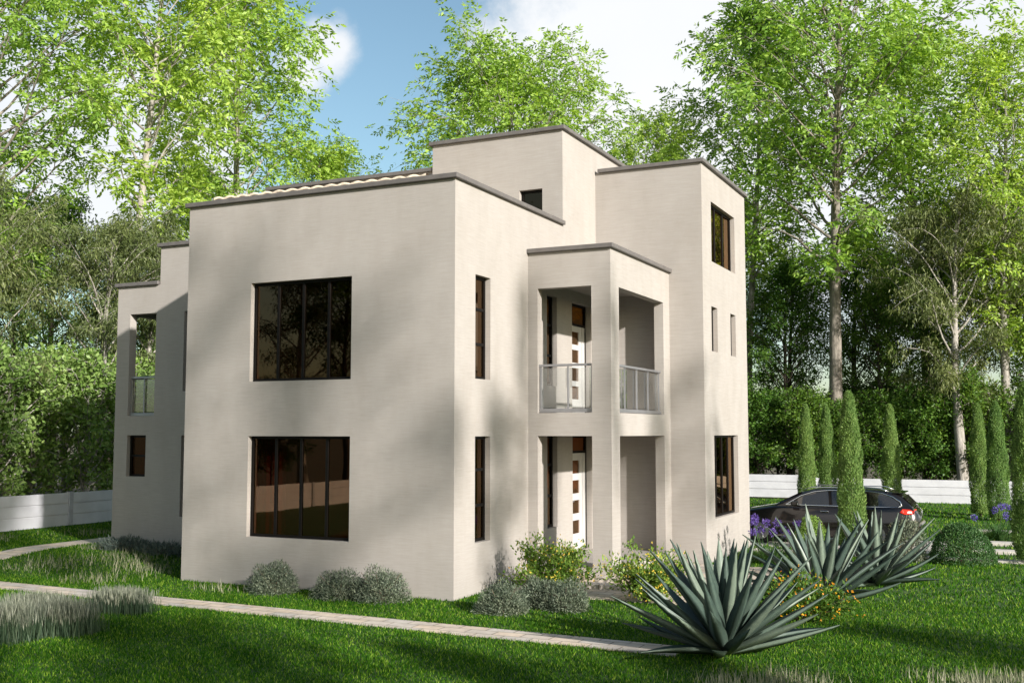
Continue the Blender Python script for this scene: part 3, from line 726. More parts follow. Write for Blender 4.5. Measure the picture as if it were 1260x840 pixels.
proto('bush_d', 'woodland_shrub', 'shrub', seed=83, H=4.2, r0=0.06, cb=0.16, spread=1.8, nb=38, nsub=5, nspray=12, kind='cluster', trunk_mat=MT['dark_bark'], leaf=MT['leaf_mid'], leaf_l=0.13, leaf_w=0.07, jit=0.34, low=0.5)

def plant(key, x, y, rz, sc, label, group=None):
    name, cat, tm, cm_, p0 = T[key]
    if p0 is None:
        p0 = T[key][4] = tree_proto(name, cat, tm, cm_); o = p0
        o.location = (x, y, -0.1); o.rotation_euler = (0, 0, rz); o.scale = sc if isinstance(sc, tuple) else (sc, sc, sc)
        o['label'] = label
        if group: o['group'] = group
        return o
    o = dup(p0, (x, y, -0.1), rz, sc, label, group)
    if not group and 'group' in o: del o['group']
    return o

G1 = 'tall trees in front of the wood'
front_trees = [
    ('ash_b', -24.5, 10.6, 0.4, 1.10, 'tall bright green ash filling the upper left corner behind the olive gum'),
    ('ash_c', -21.5, 14.6, 2.0, 1.22, 'slender ash with a thin white trunk standing left of the house wing'),
    ('ash_c', -23.0, 22.0, 3.7, 1.25, 'leafy ash right of the white trunk, reaching out against the blue sky'),
    ('ash_d', -22.8, 29.0, 5.2, 0.92, 'lower round ash over the left end of the front roof coping'),
    ('ash_e', -13.6, 31.0, 1.1, (1.15, 1.15, 1.13), 'broad round ash standing alone against the sky behind the roof'),
    ('ash_a', -7.8, 36.0, 4.0, 0.92, 'lower ash crown behind the tall stair block, right of the round ash'),
    ('ash_b', 1.0, 33.0, 2.2, 1.32, 'tallest ash with a straight grey trunk right of the tower'),
    ('ash_c', -3.6, 37.5, 0.9, 1.20, 'bright ash crown rising just behind the tower'),
    ('ash_b', 4.2, 38.0, 5.0, 1.10, 'wide ash crown between the straight grey trunk and the pale forked gum'),
    ('ash_a', 7.8, 33.2, 0.3, 0.98, 'thin pale trunked ash behind the pair of cypresses by the purple flowers'),
    ('ash_d', 11.0, 36.0, 2.9, 0.95, 'ash crown leaning in at the right edge of the photo'),
]
for k, x, y, rz, s, lab in front_trees: plant(k, x, y, rz, s, lab, G1)
G2 = 'olive gum trees over the fence'
for k, x, y, rz, s, lab in (
    ('gum_a', -20.2, 6.8, 0.5, 0.82, 'olive gum with white forking limbs at the left edge above the fence'),
    ('gum_b', -19.6, 11.2, 2.5, 0.74, 'bare white trunked gum standing out of the leafy shrubs by the wing'),
    ('gum_a', -20.5, 14.0, 4.3, 0.80, 'dull olive gum with pale twigs just left of the wing parapet'),
    ('gum_b', 6.0, 31.6, 1.3, 0.92, 'pale gum with wide forked limbs rising behind the white fence right of the car')):
    plant(k, x, y, rz, s, lab, G2)
rnd = random.Random(5)
G3 = 'dark trees deep in the wood'
back = []
for i in range(15): back.append((-27 - rnd.uniform(0, 14), 4 + i * 2.6 + rnd.uniform(-1, 1)))
for i in range(19): back.append((-26 + i * 2.35 + rnd.uniform(-.9, .9), 41 + rnd.uniform(-2, 7)))
for i, (x, y) in enumerate(back):
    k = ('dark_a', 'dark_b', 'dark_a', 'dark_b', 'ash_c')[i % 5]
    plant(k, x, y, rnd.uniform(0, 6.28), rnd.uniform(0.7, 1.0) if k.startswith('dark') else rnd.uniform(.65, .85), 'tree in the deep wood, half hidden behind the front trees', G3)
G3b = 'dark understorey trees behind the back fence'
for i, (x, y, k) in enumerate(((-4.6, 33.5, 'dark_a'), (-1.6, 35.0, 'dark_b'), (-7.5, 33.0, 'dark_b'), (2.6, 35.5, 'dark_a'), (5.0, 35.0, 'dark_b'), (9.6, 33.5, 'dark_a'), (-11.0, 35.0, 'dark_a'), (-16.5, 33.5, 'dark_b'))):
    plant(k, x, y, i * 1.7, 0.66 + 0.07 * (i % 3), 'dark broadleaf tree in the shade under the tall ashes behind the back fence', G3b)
G4 = 'bright shrubs behind the left fence'; G5 = 'dark shrubs behind the back fence'
for i in range(11):
    plant(('bush_a', 'bush_b')[i % 2], -17.1 - rnd.uniform(0, 1.4), 1.6 + i * 1.75 + rnd.uniform(-.4, .4), rnd.uniform(0, 6.28), rnd.uniform(0.95, 1.2), 'bright leafy shrub in the thicket over the left fence', G4)
for i in range(5):
    plant(('bush_b', 'bush_a')[i % 2], -20.0 - rnd.uniform(0, 1.5), 2.6 + i * 4.2 + rnd.uniform(-.4, .4), rnd.uniform(0, 6.28), rnd.uniform(1.1, 1.35), 'bright leafy shrub in the thicket over the left fence', G4)
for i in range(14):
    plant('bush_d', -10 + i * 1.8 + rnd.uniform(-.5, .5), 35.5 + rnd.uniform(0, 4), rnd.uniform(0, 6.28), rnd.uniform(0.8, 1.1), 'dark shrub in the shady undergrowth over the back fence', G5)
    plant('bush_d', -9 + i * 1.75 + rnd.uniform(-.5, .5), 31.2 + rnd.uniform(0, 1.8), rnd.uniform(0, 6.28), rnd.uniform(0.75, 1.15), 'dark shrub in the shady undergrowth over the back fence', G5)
# trees on the sunny side of the garden, beyond the right edge of the view and behind it: they shade the lawn and show in the window panes; the shade and tier ones are added to shadow walls and fence
G6 = 'garden trees beyond the right edge, casting shade on the lawn'
sa, sq = np.array([.88, -.475]), np.array([.475, .88])
def aq(a, q): v = sa * a + sq * q; return float(v[0]), float(v[1])
for i, (a, q, k, s) in enumerate(((19.5, -10.5, 'dark_a', 0.64), (20.5, -7.6, 'dark_b', 0.60), (19.6, -4.9, 'dark_a', 0.58), (19.0, -2.4, 'dark_b', 0.44), (20.6, -0.6, 'dark_b', 0.43), (20.0, 3.4, 'dark_a', 0.40), (21.5, 7.6, 'dark_b', 0.40), (21.0, 12.5, 'dark_a', 0.42),
                                 (30.0, -3.0, 'tier', (.8, .8, 1.36)), (29.0, -1.2, 'tier', (.42, .42, 1.20)), (25.0, 1.75, 'shade', (.62, .62, 1.0)), (26.5, 2.35, 'shade', (.28, .28, 1.24)), (24.0, 3.45, 'shade', (.22, .22, 1.10)), (26.0, 6.4, 'tier', (.5, .5, 1.10)), (28.0, -4.3, 'shade', (1.0, 1.0, 1.6)), (29.0, -5.6, 'shade', (1.0, 1.0, 1.55)), (29.5, -3.5, 'shade', (.8, .8, 1.62)))):
    x, y = aq(a, q); plant(k, x, y, i * 2.1, s, 'unseen tree beyond the right edge, placed for its shade on the garden and house', G6)
G7 = 'trees behind the viewer mirrored in the windows'
for i, (x, y, k) in enumerate(((-8, -28, 'gum_a'), (-14, -30, 'gum_b'), (-20, -27.5, 'ash_c'), (-26, -31, 'gum_b'), (-11, -34, 'ash_b'), (-18, -36, 'dark_a'), (-31, -28, 'ash_a'), (-10, -27, 'bush_d'), (-13, -27, 'dark_b'), (-16.5, -29, 'dark_a'), (-22, -29, 'dark_b'), (-25, -27, 'bush_d'), (-6, -31, 'dark_a'))):
    plant(k, x, y, i * 1.9, 1.0, 'tree outside the picture, mirrored in the window glass', G7)

# ================================================================== GARDEN PLANTS
def cypress(x, y, h, w, seed, label):
    rng = np.random.default_rng(seed)
    r = empty('cypress', (x, y, float(hgt(x, y))), 0, label, 'cypress', 'slim clipped cypresses round the car')
    MB().tube([(0, 0, -0.05), (0, 0, 0.4), (0, 0, h * 0.8)], [0.05, 0.045, 0.015], 7).build('trunk', MT['dark_bark'], r, True)
    n = int(26000 * h * w / 2.2)
    t = rng.uniform(0.02, 1, n); a = rng.uniform(0, 6.28, n)
    prof = np.where(t < 0.12, 0.72 + 0.28 * t / 0.12, np.sqrt(np.clip(1 - ((t - 0.12) / 0.88) ** 1.7, 0, 1)))
    wob = 1 + 0.10 * np.sin(a * 3 + t * 17 + seed) + 0.08 * np.sin(a * 5 - t * 31)
    rr = w / 2 * prof * wob * np.sqrt(rng.uniform(0.62, 1.04, n))
    Pp = np.stack([np.cos(a) * rr, np.sin(a) * rr, t * (h - 0.1)], 1)
    D = np.stack([np.cos(a) * 0.55, np.sin(a) * 0.55, np.full(n, 1.0)], 1) + rng.normal(size=(n, 3)) * 0.3
    Nn = np.stack([np.cos(a), np.sin(a), np.full(n, 0.2)], 1) + rng.normal(size=(n, 3)) * 0.35
    V, Fq = leaves(Pp, D, Nn, rng.uniform(0.035, 0.085, n), rng.uniform(0.014, 0.026, n), rng)
    link('foliage', np_mesh('foliage', V, [Fq], MT['leaf_cypress']), r)
cypress(1.50, 22.8, 3.78, 0.58, 1, 'left one of the close pair of slim cypresses by the tower')
cypress(2.00, 24.0, 3.78, 0.58, 2, 'right one of the close pair of slim cypresses by the tower')
cypress(4.80, 10.25, 3.75, 0.58, 3, 'slim cypress standing in front of the dark car')
cypress(4.27, 23.0, 3.75, 0.60, 4, 'single slim cypress right behind the rear of the car')
cypress(7.00, 23.2, 3.75, 0.58, 5, 'left one of the two cypresses near the right side purple flowers')
cypress(7.60, 21.3, 3.75, 0.64, 6, 'right one of the two cypresses near the right side purple flowers')
cypress(8.50, 9.6, 3.85, 0.68, 7, 'shaded cypress cut by the right edge of the photo')

def agave(x, y, n, Lm, seed, rz, label, spread=1.0):
    rng = np.random.default_rng(seed); V = []; Fq = []
    GA = 2.39996
    for i in range(n):
        u = i / (n - 1)                                   # 0 = centre, 1 = outer
        el = R(86 - 80 * (u ** 0.85) + rng.uniform(-6, 6)) ; az = i * GA + rng.uniform(-.25, .25)
        Ll = Lm * rng.uniform(0.84, 1.05) * (0.82 + 0.18 * math.sin(u * 3.1)); wm = 0.15 * Lm / 1.3 * rng.uniform(0.9, 1.12)
        p = np.array([math.cos(az) * 0.07, math.sin(az) * 0.07, 0.03 + 0.14 * (1 - u)]); k = 9; e = el
        bend = R(rng.uniform(-1.6, 2.4)) * (0.4 + u); base = len(V)
        sd = np.array([-math.sin(az), math.cos(az), 0.0])
        for j in range(k + 1):
            t = j / k
            d = np.array([math.cos(az) * math.cos(e), math.sin(az) * math.cos(e), math.sin(e)]); nn = np.cross(d, sd); nn = -nn if nn[2] < 0 else nn
            wj = wm * (0.62 + 0.38 * math.sin(min(1, t / 0.45) * math.pi / 2)) * (1.0 if t < 0.4 else max(0.0, 1 - ((t - 0.4) / 0.6) ** 1.45)) + 0.0015
            cup = wj * 0.32
            for q in (p - sd * wj * 0.5 + nn * cup, p, p + sd * wj * 0.5 + nn * cup, p - nn * (0.012 + wj * 0.12)): V.append(q)
            if j:
                a = base + (j - 1) * 4; b = base + j * 4
                for m in range(4): Fq.append((a + m, a + (m + 1) % 4, b + (m + 1) % 4, b + m))
            p = p + d * Ll / k; e += bend * 0.9 if e > -0.05 else 0.02
    o = link('agave', np_mesh('agave', np.array(V), [np.array(Fq)], MT['agave']), None, (x, y, 0.0)); o.rotation_euler = (0, 0, rz)
    return tag(o, label, 'agave', 'blue green agaves in the lawn border')
agave(5.09, -2.38, 52, 1.52, 3, 0.3, 'largest grey green agave nearest the viewer, in front of the flowering border')
agave(5.50, 2.15, 40, 1.56, 8, 1.7, 'middle pale tipped agave behind the orange flowers')
agave(6.0, 4.75, 34, 1.42, 14, 2.9, 'farthest agave spreading in front of the cypress and the car')

def shrub(name, x, y, rx, ry, rz, n, l, w, leaf, seed, label, cat, group=None, inner=0.5, spike=0.6, lumpy=0.12, core=None):
    rng = np.random.default_rng(seed)
    V, Fq = dome_leaves(rng, n, rx, ry, rz, l, w, inner, spike, lumpy)
    r = empty(name, (x, y, float(hgt(x, y))), 0, label, cat, group)
    link('foliage', np_mesh('foliage', V, [Fq], leaf), r)
    st = MB()
    for k in range(9):
        a = k * 0.7 + seed; st.tube([(0, 0, -0.03), (math.cos(a) * rx * .35, math.sin(a) * ry * .35, rz * .45), (math.cos(a) * rx * .7, math.sin(a) * ry * .7, rz * (.6 + .25 * (k % 2)))], [0.014, 0.009, 0.004], 4, False)
    st.build('stems', MT['twig'], r)
    return r
GS = 'silver sage cushions along the house wall'
for i, (x, y, rx, rz, lab) in enumerate((
    (-3.25, -0.50, 0.47, 0.52, 'round silver grey shrub under the left half of the large window'),
    (-1.85, -0.55, 0.50, 0.46, 'lower left cushion of the touching grey shrubs by the house corner'),
    (-1.05, -0.52, 0.50, 0.55, 'taller right cushion of the touching grey shrubs by the house corner'),
    (1.22, -0.70, 0.42, 0.46, 'left cushion of the three silver shrubs at the porch side'),
    (1.50, 0.05, 0.40, 0.46, 'middle cushion of the three silver shrubs at the porch side'),
    (1.98, -0.05, 0.42, 0.46, 'right cushion of the three silver shrubs at the porch side'))):
    shrub('sage_shrub', x, y, rx, rx * 0.9, rz, 8500, 0.048, 0.013, MT['leaf_sage'], 100 + i, lab, 'shrub', GS, 0.45, 0.8, 0.10)
shrub('blue_shrub', -8.15, 2.0, 0.65, 0.42, 0.22, 2200, 0.10, 0.016, MT['leaf_blue'], 131, 'low blue grey shrub at the foot of the left wing', 'shrub', None, 0.4, 0.8, 0.2)
shrub('blue_shrub', -9.3, 2.15, 0.75, 0.45, 0.25, 2600, 0.10, 0.016, MT['leaf_blue'], 132, 'spreading blue grey shrub at the outer corner of the left wing', 'shrub', None, 0.4, 0.8, 0.2)
shrub('clipped_box', 7.2, 9.05, 0.66, 0.6, 0.84, 17000, 0.036, 0.022, MT['leaf_box'], 141, 'dark green clipped dome on the lawn behind the agaves', 'shrub', None, 0.9, 0.25, 0.015)
shrub('clipped_box', 4.35, 7.7, 0.40, 0.40, 1.02, 9000, 0.036, 0.022, MT['leaf_lime'], 142, 'bright lime clipped shrub between the agave tips and the car', 'shrub', None, 0.8, 0.4, 0.03)
shrub('grey_shrub', 6.1, 8.9, 0.46, 0.44, 0.92, 4200, 0.07, 0.018, MT['leaf_sage'], 143, 'loose grey green shrub between the clipped dome and the car', 'shrub', None, 0.5, 0.7, 0.12)

def flowering(name, x, y, rx, ry, rz, nl, nf, petals, leaf, seed, label, cat, ll=0.07, lw=0.035, group=None):
    rng = np.random.default_rng(seed)
    r = empty(name, (x, y, float(hgt(x, y))), 0, label, cat, group)
    st = MB(); tips = []
    for k in range(46):
        a = rng.uniform(0, 6.28); q = rng.uniform(0.15, 1.0) ** 0.7; z = rz * (0.22 + 0.92 * rng.uniform(0, 1) * (1 - 0.5 * q)); 
        tip = np.array([math.cos(a) * rx * q, math.sin(a) * ry * q, z]); mid = tip * np.array([.45, .45, .6])
        st.tube([(0, 0, -0.02), tuple(mid), tuple(tip)], [0.008, 0.005, 0.002], 4, False); tips.append((mid, tip))
    st.build('stems', MT['twig'], r)
    mids = np.array([t[0] for t in tips]); tp = np.array([t[1] for t in tips])
    i = rng.integers(0, len(tips), nl); u = rng.uniform(0.05, 1.05, nl)[:, None]
    Pp = mids[i] + (tp[i] - mids[i]) * u + rng.normal(size=(nl, 3)) * np.array([.075, .075, .06]); Pp[:, 2] = np.maximum(Pp[:, 2], 0.03)
    D = rng.normal(size=(nl, 3)) * 0.6 + np.array([0, 0, 0.15]) + unit(Pp) * 0.5
    V, Fq = leaves(Pp, D, np.array([0, 0, 1.0]) + rng.normal(size=(nl, 3)) * 0.5, ll * rng.uniform(0.6, 1.3, nl), lw, rng)
    link('foliage', np_mesh('foliage', V, [Fq], leaf), r)
    i = rng.integers(0, len(tips), nf); u = rng.uniform(0.4, 1.1, nf)[:, None]
    c = mids[i] + (tp[i] - mids[i]) * u + rng.normal(size=(nf, 3)) * 0.075; c[:, 2] = np.maximum(c[:, 2], 0.06)
    out = unit(c * np.array([1, 1, .6]) + np.array([0, 0, 0.15])); k = 5
    PP = np.repeat(c + out * 0.05, k, 0); D = np.repeat(out * 0.35, k, 0) + rng.normal(size=(nf * k, 3)) * 0.8
    V, Fq = leaves(PP, D, np.repeat(out, k, 0), 0.022, 0.018, rng)
    link('blossoms', np_mesh('blossoms', V, [Fq], petals), r)
flowering('lantana', 1.15, 1.3, 0.80, 0.8, 0.98, 4600, 330, MT['yellow'], MT['leaf_lantana'], 151, 'left yellow flowered lantana in front of the porch steps', 'flowering shrub')
flowering('lantana', 2.85, 1.35, 0.80, 0.75, 0.95, 4600, 330, MT['yellow'], MT['leaf_lantana'], 152, 'right yellow flowered lantana between the porch and the large agave', 'flowering shrub')
flowering('lantana', 5.45, 0.55, 0.75, 0.7, 0.72, 3200, 260, MT['orange'], MT['leaf_mid'], 153, 'orange flowered lantana between the large and middle agaves', 'flowering shrub')

def agapanthus(x, y, nh, seed, label, hz=0.85):
    rng = np.random.default_rng(seed)
    r = empty('agapanthus', (x, y, 0), 0, label, 'flowers')
    n = 520; a = rng.uniform(0, 6.28, n); V = []; Fq = []
    for i in range(n):
        d = np.array([math.cos(a[i]), math.sin(a[i]), 0]); s = np.array([-d[1], d[0], 0]); Ll = rng.uniform(0.4, 0.75); e = rng.uniform(0.5, 1.4); p = d * rng.uniform(0, .38); b = len(V)
        for j in range(5):
            w_ = 0.012 * (1 - j / 4.2); V += [p - s * w_, p + s * w_]; p = p + (d * math.cos(e) + np.array([0, 0, math.sin(e)])) * Ll / 4; e -= 0.35
            if j: Fq.append((b + 2 * j - 2, b + 2 * j - 1, b + 2 * j + 1, b + 2 * j))
    link('foliage', np_mesh('foliage', np.array(V), [np.array(Fq)], MT['leaf_box']), r)
    st = MB(); PP = []; DD = []
    for k in range(nh):
        c = np.array([rng.uniform(-.55, .55), rng.uniform(-.45, .45), hz * rng.uniform(0.72, 1.12)])
        st.tube([(c[0] * .4, c[1] * .4, 0), (c[0] * .8, c[1] * .8, c[2] * .6), tuple(c)], [0.007, 0.006, 0.004], 5, False)
        m = 110; d = sph(rng, m); PP.append(c + d * rng.uniform(0.02, 0.075, m)[:, None]); DD.append(d + rng.normal(size=(m, 3)) * 0.3)
    st.build('stems', MT['leaf_box'], r)
    PP = np.concatenate(PP); DD = np.concatenate(DD); V, Fq = leaves(PP, DD, sph(rng, len(PP)), 0.045, 0.02, rng)
    link('blossoms', np_mesh('blossoms', V, [Fq], MT['purple']), r)
agapanthus(3.55, 7.45, 11, 161, 'purple agapanthus heads against the foot of the tower wall', 0.82)
agapanthus(7.75, 14.5, 7, 162, 'small purple agapanthus beside the two cypresses on the right', 0.8)

def blades(rng, Pb, h, w, lean, seg=1):
    n = len(Pb); a = rng.uniform(0, 6.28, n); s = np.stack([np.cos(a), np.sin(a), np.zeros(n)], 1)
    b = rng.uniform(0, 6.28, n); tip = Pb + np.stack([np.cos(b) * lean, np.sin(b) * lean, np.ones(n)], 1) * h[:, None]
    V = np.stack([Pb - s * w[:, None], Pb + s * w[:, None], tip], 1).reshape(-1, 3)
    return V, np.arange(3 * n).reshape(-1, 3)
def grass_clump(x, y, rx, ry, h, n, seed, label, plume=0.4):
    rng = np.random.default_rng(seed)
    r = empty('ornamental_grass', (x, y, 0), 0, label, 'ornamental grass', 'grey plumed grasses by the garden path')
    q = rng.normal(size=(n, 2)) * 0.45; q = q[np.abs(q).max(1) < 1]; n = len(q)
    Pb = np.stack([q[:, 0] * rx, q[:, 1] * ry, np.zeros(n)], 1)
    V, Fq = blades(rng, Pb, h * rng.uniform(0.5, 1.0, n), rng.uniform(0.003, 0.006, n), rng.uniform(0, 0.28, n)); link('blades', np_mesh('blades', V, [Fq], MT['blade']), r)
    m = int(n * plume); k = rng.integers(0, n, m)
    b = rng.uniform(0, 6.28, m); hh = h * rng.uniform(0.6, 1.15, m); ln = rng.uniform(0, 0.25, m)
    dirv = np.stack([np.cos(b) * ln, np.sin(b) * ln, np.ones(m)], 1)
    base = Pb[k] + dirv * (hh * 0.62)[:, None]
    V, Fq = leaves(np.repeat(base, 2, 0), np.repeat(dirv, 2, 0) + rng.normal(size=(2 * m, 3)) * 0.06, sph(rng, 2 * m), np.repeat(hh * 0.42, 2), 0.009, rng)
    link('plumes', np_mesh('plumes', V, [Fq], MT['plume']), r)
for i, (x, y, rx, ry, h, n, lab) in enumerate((
    (-3.95, -5.35, .65, .45, 0.42, 4600, 'grey plumed grass clump in the lower left corner of the lawn'),
    (-3.55, -4.75, .6, .4, 0.40, 4400, 'grey plumed grass clump on the lawn just right of the corner clump'),
    (-4.6, -4.2, .7, .4, 0.36, 4000, 'plumed grass clump at the left photo edge close to the path'),
    (-4.1, -3.1, .55, .35, 0.32, 2600, 'plumed grass clump overlapping the path edge'),
    (-4.5, -2.7, .55, .3, 0.28, 2200, 'narrow plumed grass clump farthest along the path'))):
    grass_clump(x, y, rx, ry, h, n, 200 + i, lab)

# pale dry tufts in the lawn: nobody could count them
rng = np.random.default_rng(9)
PT = []
for x, y, r, n in ((6.1, -3.6, .55, 420), (5.5, -3.9, .4, 200), (7.95, -2.85, .6, 460), (8.5, -2.4, .4, 220), (-9.3, 0.15, .9, 600), (-8.2, 1.1, .9, 620), (-7.2, -0.75, .7, 360), (-9.9, 2.0, .5, 200), (-7.3, 0.6, .7, 420), (-12.8, 4.5, .7, 260), (-13.3, 6.8, .7, 260), (-13.8, 2.4, .7, 260), (-12.9, 8.5, .6, 200), (-4.2, -.75, .5, 120)):
    n = n if x > 0 else int(n * 0.5)
    q = rng.normal(size=(n, 2)) * r * 0.55; PT.append(np.stack([x + q[:, 0], y + q[:, 1] * .8, hgt(x + q[:, 0], y + q[:, 1])], 1))
PT = np.concatenate(PT); n = len(PT)
V, Fq = blades(rng, PT, rng.uniform(0.07, 0.19, n), rng.uniform(0.004, 0.008, n), rng.uniform(0, 0.5, n))
tag(link('dry_grass', np_mesh('dry_grass', V, [Fq], MT['straw'])), 'pale dry grass tufts scattered in the lawn', 'grass', None, 'stuff')

# the lawn's own blades, denser near the viewer
def grass_field():
    rng = np.random.default_rng(77); out = []
    for (y0, y1, xa0, xa1, dens, w, hh) in ((-9.5, -1.0, -13.0, 15.0, 2100, .0065, .046), (-1.0, 3.0, -15.2, 16.0, 1300, .0075, .05), (3.0, 9.5, -15.2, 18.0, 480, .011, .062), (9.5, 29.3, -15.2, 22.0, 130, .016, .085)):
        n = int((y1 - y0) * (xa1 - xa0) * dens)
        x = rng.uniform(xa0, xa1, n); y = rng.uniform(y0, y1, n)
        # keep what the view can reach
        dx = x - 8.6; dy = y + 15.78; dep = -.4297 * dx + .899 * dy; lat = .902 * dx + .431 * dy
        keep = (np.abs(lat) < dep * 0.56 + 3.6)
        for (px0, px1, py0, py1, sl) in PATHS:
            oy = sl * (x - px0); edge = rng.normal(size=n) * 0.025
            keep &= ~((x > px0 + edge) & (x < px1) & (y > py0 + oy + edge) & (y < py1 + oy - edge))
        keep &= ~((x > -L - .02) & (x < 0.02) & (y > -0.02) & (y < 10)) & ~((x > XW) & (x < -L) & (y > YW - .02) & (y < 9.2)) & ~((x > 0) & (x < P + .02) & (y > D2 - .02) & (y < D3 + .02))
        x, y = x[keep], y[keep]; n = len(x)
        pat = 0.85 + 0.18 * np.sin(x * 2.1 + 1.3 * np.sin(y * 1.7)) * np.sin(y * 2.6 + x)
        Pb = np.stack([x, y, hgt(x, y)], 1)
        out.append(blades(rng, Pb, hh * rng.uniform(0.5, 1.25, n) * pat, w * rng.uniform(0.7, 1.3, n), rng.uniform(0.1, 0.9, n)))
    V = np.concatenate([o[0] for o in out]); F_ = np.arange(len(V)).reshape(-1, 3)
    tag(link('grass', np_mesh('grass', V, [F_], MT['grass'])), 'short mown green grass of the lawn', 'grass', None, 'stuff')
grass_field()

# stepping slabs crossing the grass on the right
for x0, x1, y0, y1, lab in ((7.25, 8.6, 11.25, 11.75, 'nearer pale stepping slab between the clipped dome and the right cypress'), (7.2, 8.7, 13.2, 13.75, 'farther pale stepping slab behind the clipped dome'), (6.9, 8.6, 16.6, 17.1, 'farthest pale stepping slab by the purple flowers')):
    tag(MB().box(x0, x1, y0, y1, -0.02, 0.07).build('stepping_slab', MT['slab'], bevel=0.012), lab, 'paving slab', 'stepping slabs on the right lawn')

# ================================================================== CAR
def car(x0, y0):
    r = empty('car', (x0, y0, 0.0), 0, 'dark brown estate car with chrome window trim parked behind the cypress', 'car')
    def interp(s, tab): return float(np.interp(s, [t[0] for t in tab], [t[1] for t in tab]))
    belt = [(0, .60), (.12, .72), (.5, .84), (1.25, .97), (2.2, .97), (4.4, 1.02), (4.68, .99), (4.80, .86)]
    wid = [(0, .62), (.1, .76), (.45, .87), (1.0, .915), (3.8, .92), (4.4, .87), (4.68, .80), (4.80, .70)]
    bot = [(0, .34), (.15, .26), (.6, .20), (4.2, .20), (4.65, .30), (4.80, .42)]
    V = []; Fq = []; st = np.concatenate([np.linspace(0, .5, 6), np.linspace(.75, 4.3, 16), np.linspace(4.4, 4.8, 6)])
    for s in st:
        w_, b_, t_ = interp(s, wid), interp(s, bot), interp(s, belt); h = t_ - b_
        half = [(0, b_), (.82 * w_, b_), (.96 * w_, b_ + .14 * h), (1.0 * w_, b_ + .42 * h), (.99 * w_, b_ + .66 * h), (.965 * w_, b_ + .72 * h), (.95 * w_, b_ + .92 * h), (.88 * w_, t_), (.5 * w_, t_ + .025), (0, t_ + .03)]
        V += [(s, -a, z) for a, z in half] + [(s, a, z) for a, z in reversed(half[1:-1])]
    k = 18
    for i in range(len(st) - 1):
        for j in range(k): Fq.append((i * k + j, (i + 1) * k + j, (i + 1) * k + (j + 1) % k, i * k + (j + 1) % k))
    fcs = [np.array(Fq)]
    me = np_mesh('body', V, fcs + [np.array([list(range(k))]), np.array([list(reversed(range((len(st) - 1) * k, len(st) * k)))])], MT['paint'], smooth=True)
    body = link('body', me, r)
    gh = [(1.22, .975, .80), (1.55, 1.15, .79), (1.95, 1.33, .775), (2.3, 1.415, .765), (2.8, 1.45, .76), (3.4, 1.445, .755), (3.9, 1.415, .745), (4.25, 1.37, .735), (4.40, 1.30, .73), (4.55, 1.15, .74), (4.68, 1.0, .76)]
    def ghw(zr, wb, z):  # half width of the cabin side at height z
        return wb - max(0, (z - .97)) * .42
    V = []; Fq = []
    for s, zr, wb in gh:
        wt = ghw(zr, wb, zr - .05); bz = .96
        half = [(wb, bz), (ghw(zr, wb, (bz + zr) / 2), (bz + zr) / 2), (wt, max(bz, zr - .045)), (wt - .06, zr), (wt * .5, zr + .022), (0, zr + .03)]
        V += [(s, -a, z) for a, z in half] + [(s, a, z) for a, z in reversed(half[:-1])]
    k = 11
    for i in range(len(gh) - 1):
        for j in range(k - 1): Fq.append((i * k + j, (i + 1) * k + j, (i + 1) * k + j + 1, i * k + j + 1))
    link('cabin', np_mesh('cabin', V, [np.array(Fq)], MT['paint'], smooth=True), r)
    def side(pts, sg, off):
        out = []
        for s, z in pts:
            wb = interp(s, [(q[0], q[2]) for q in gh]); out.append((s, sg * (ghw(0, wb, z) + off), z))
        return out
    wins = [[(1.62, 1.03), (1.95, 1.235), (2.25, 1.335), (2.60, 1.375), (2.66, 1.03)], [(2.74, 1.03), (2.69, 1.378), (3.25, 1.385), (3.5, 1.375), (3.60, 1.03)], [(3.69, 1.03), (3.60, 1.368), (3.9, 1.335), (4.15, 1.26), (4.34, 1.14), (4.36, 1.06), (4.30, 1.03)]]
    for sg in (-1, 1):
        for wv in wins:
            p = side(wv, sg, 0.006); b = MB(); b.poly(p if sg < 0 else p[::-1]); q = side(wv, sg, 0.001); b.poly(q[::-1] if sg < 0 else q)
            b.build('side_window', MT['carglass'], r)
        out = [(1.55, 1.015), (1.93, 1.25), (2.25, 1.355), (2.62, 1.398), (3.25, 1.405), (3.6, 1.39), (3.95, 1.345), (4.2, 1.265), (4.38, 1.15), (4.41, 1.06), (4.33, 1.012), (3.0, 1.008), (1.55, 1.015)]
        MB().tube(side(out, sg, 0.012), 0.017, 6, False).build('window_trim', MT['chrome'], r, True)
        for s, zt in ((2.675, 1.39), (3.61, 1.375)):
            b = MB(); p = side([(s - .03, 1.015), (s + .04, 1.015), (s, zt), (s - .06, zt)], sg, 0.008); b.poly(p if sg < 0 else p[::-1]); b.build('pillar', MT['black'], r)
        b = MB(); b.tube([(2.0, sg * .62, 1.40), (2.2, sg * .60, 1.475), (3.9, sg * .58, 1.47), (4.1, sg * .59, 1.40)], 0.014, 6).build('roof_rail', MT['chrome'], r, True)
        # lamps
        o1 = [(4.38, .90), (4.45, .985), (4.62, .975), (4.70, .93), (4.68, .86), (4.5, .85)]
        b = MB(); b.poly([(s, sg * (interp(s, wid) * .985 + .006), z) for s, z in (o1 if sg < 0 else o1[::-1])]); b.poly([(4.706, sg * .77, .86), (4.706, sg * .77, .975), (4.74, sg * .48, .975), (4.745, sg * .48, .87)])
        lamp = b.build('tail_lamp', MT['red'], r)
        b = MB(); b.poly([(s, sg * (interp(s, wid) * .985 + .012), z) for s, z in ([(4.55, .885), (4.57, .935), (4.66, .93), (4.665, .885)][::(1 if sg < 0 else -1)])]); b.build('lens', MT['white_lens'], lamp)
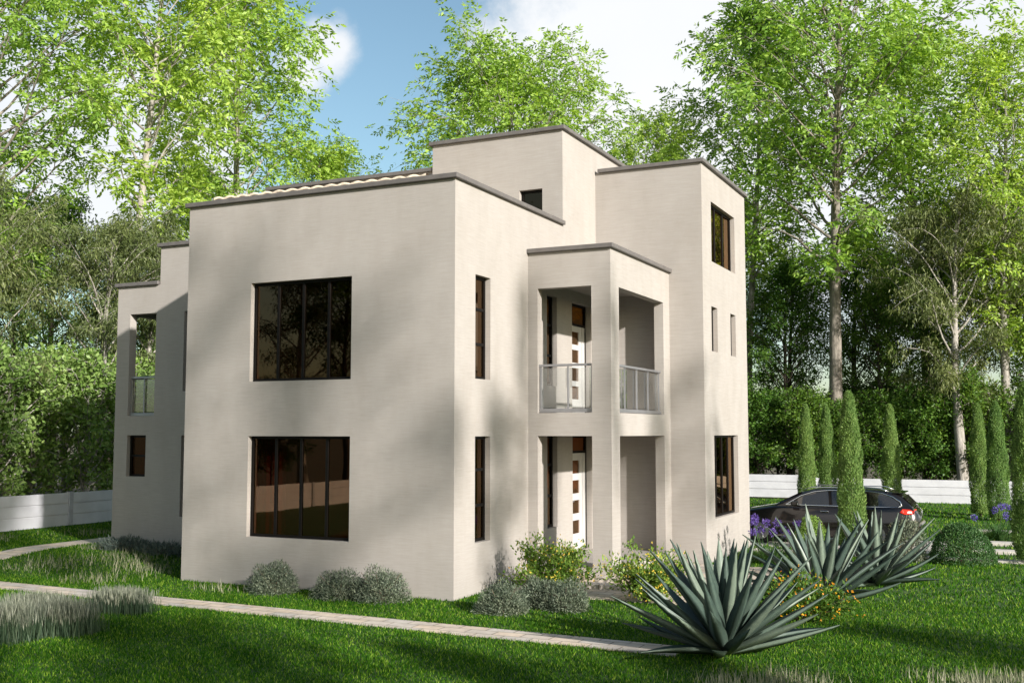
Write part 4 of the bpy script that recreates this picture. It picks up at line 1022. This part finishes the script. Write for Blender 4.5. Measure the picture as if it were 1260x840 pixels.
        b = MB(); o2 = [(.06, .60), (.14, .70), (.42, .78), (.5, .74), (.3, .63)]
        b.poly([(s, sg * (interp(s, wid) * .985 + .008), z) for s, z in (o2 if sg < 0 else o2[::-1])]); b.build('headlamp', MT['white_lens'], r)
        # mirror, handles
        b = MB(); b.box(1.72, 1.90, min(sg * .87, sg * 1.02), max(sg * .87, sg * 1.02), 1.0, 1.12); b.build('mirror', MT['paint'], r, bevel=0.03)
        for s in (2.45, 3.4):
            b = MB(); b.box(s, s + .2, min(sg * .885, sg * .925), max(sg * .885, sg * .925), .865, .89); b.build('handle', MT['chrome'], r, bevel=0.008)
        for s in (.92, 3.82):
            y1 = sg * .86
            b = MB(); b.tube([(s, sg * .70, .33), (s, sg * .72, .33), (s, sg * .91, .33), (s, sg * .93, .33)], [.29, .33, .33, .29], 28); wh = b.build('wheel', MT['tyre'], r, True)
            b = MB(); b.tube([(s, sg * .915, .33), (s, sg * .936, .33)], .21, 24)
            for q in range(5):
                a = q * 1.2566; b.tube([(s, sg * .938, .33), (s + math.cos(a) * .2, sg * .938, .33 + math.sin(a) * .2)], .022, 5)
            b.build('rim', MT['steel'], wh)
    b = MB(); b.poly([(4.435, -.60, 1.285), (4.435, .60, 1.285), (4.655, .64, 1.05), (4.655, -.64, 1.05)][::-1]); o = b.build('rear_window', MT['carglass'], r); o.location.x = 0.014
    b = MB(); b.poly([(1.30, -.72, 1.02), (1.30, .72, 1.02), (1.93, .62, 1.325), (1.93, -.62, 1.325)]); o = b.build('windscreen', MT['carglass'], r); o.location = (-.012, 0, .018)
    b = MB(); b.box(4.18, 4.46, -.60, .60, 1.355, 1.378); b.build('spoiler', MT['paint'], r, bevel=0.008)
    b = MB(); b.box(4.72, 4.86, -.72, .72, .40, .62); b.build('bumper', MT['paint'], r, bevel=0.05)
    b = MB(); b.box(4.74, 4.765, -.26, .26, .74, .85); b.build('number_plate', MT['white_lens'], r, bevel=0.004)
    r.scale = (0.945, 0.945, 0.945)
    return r
car(1.58, 12.3)
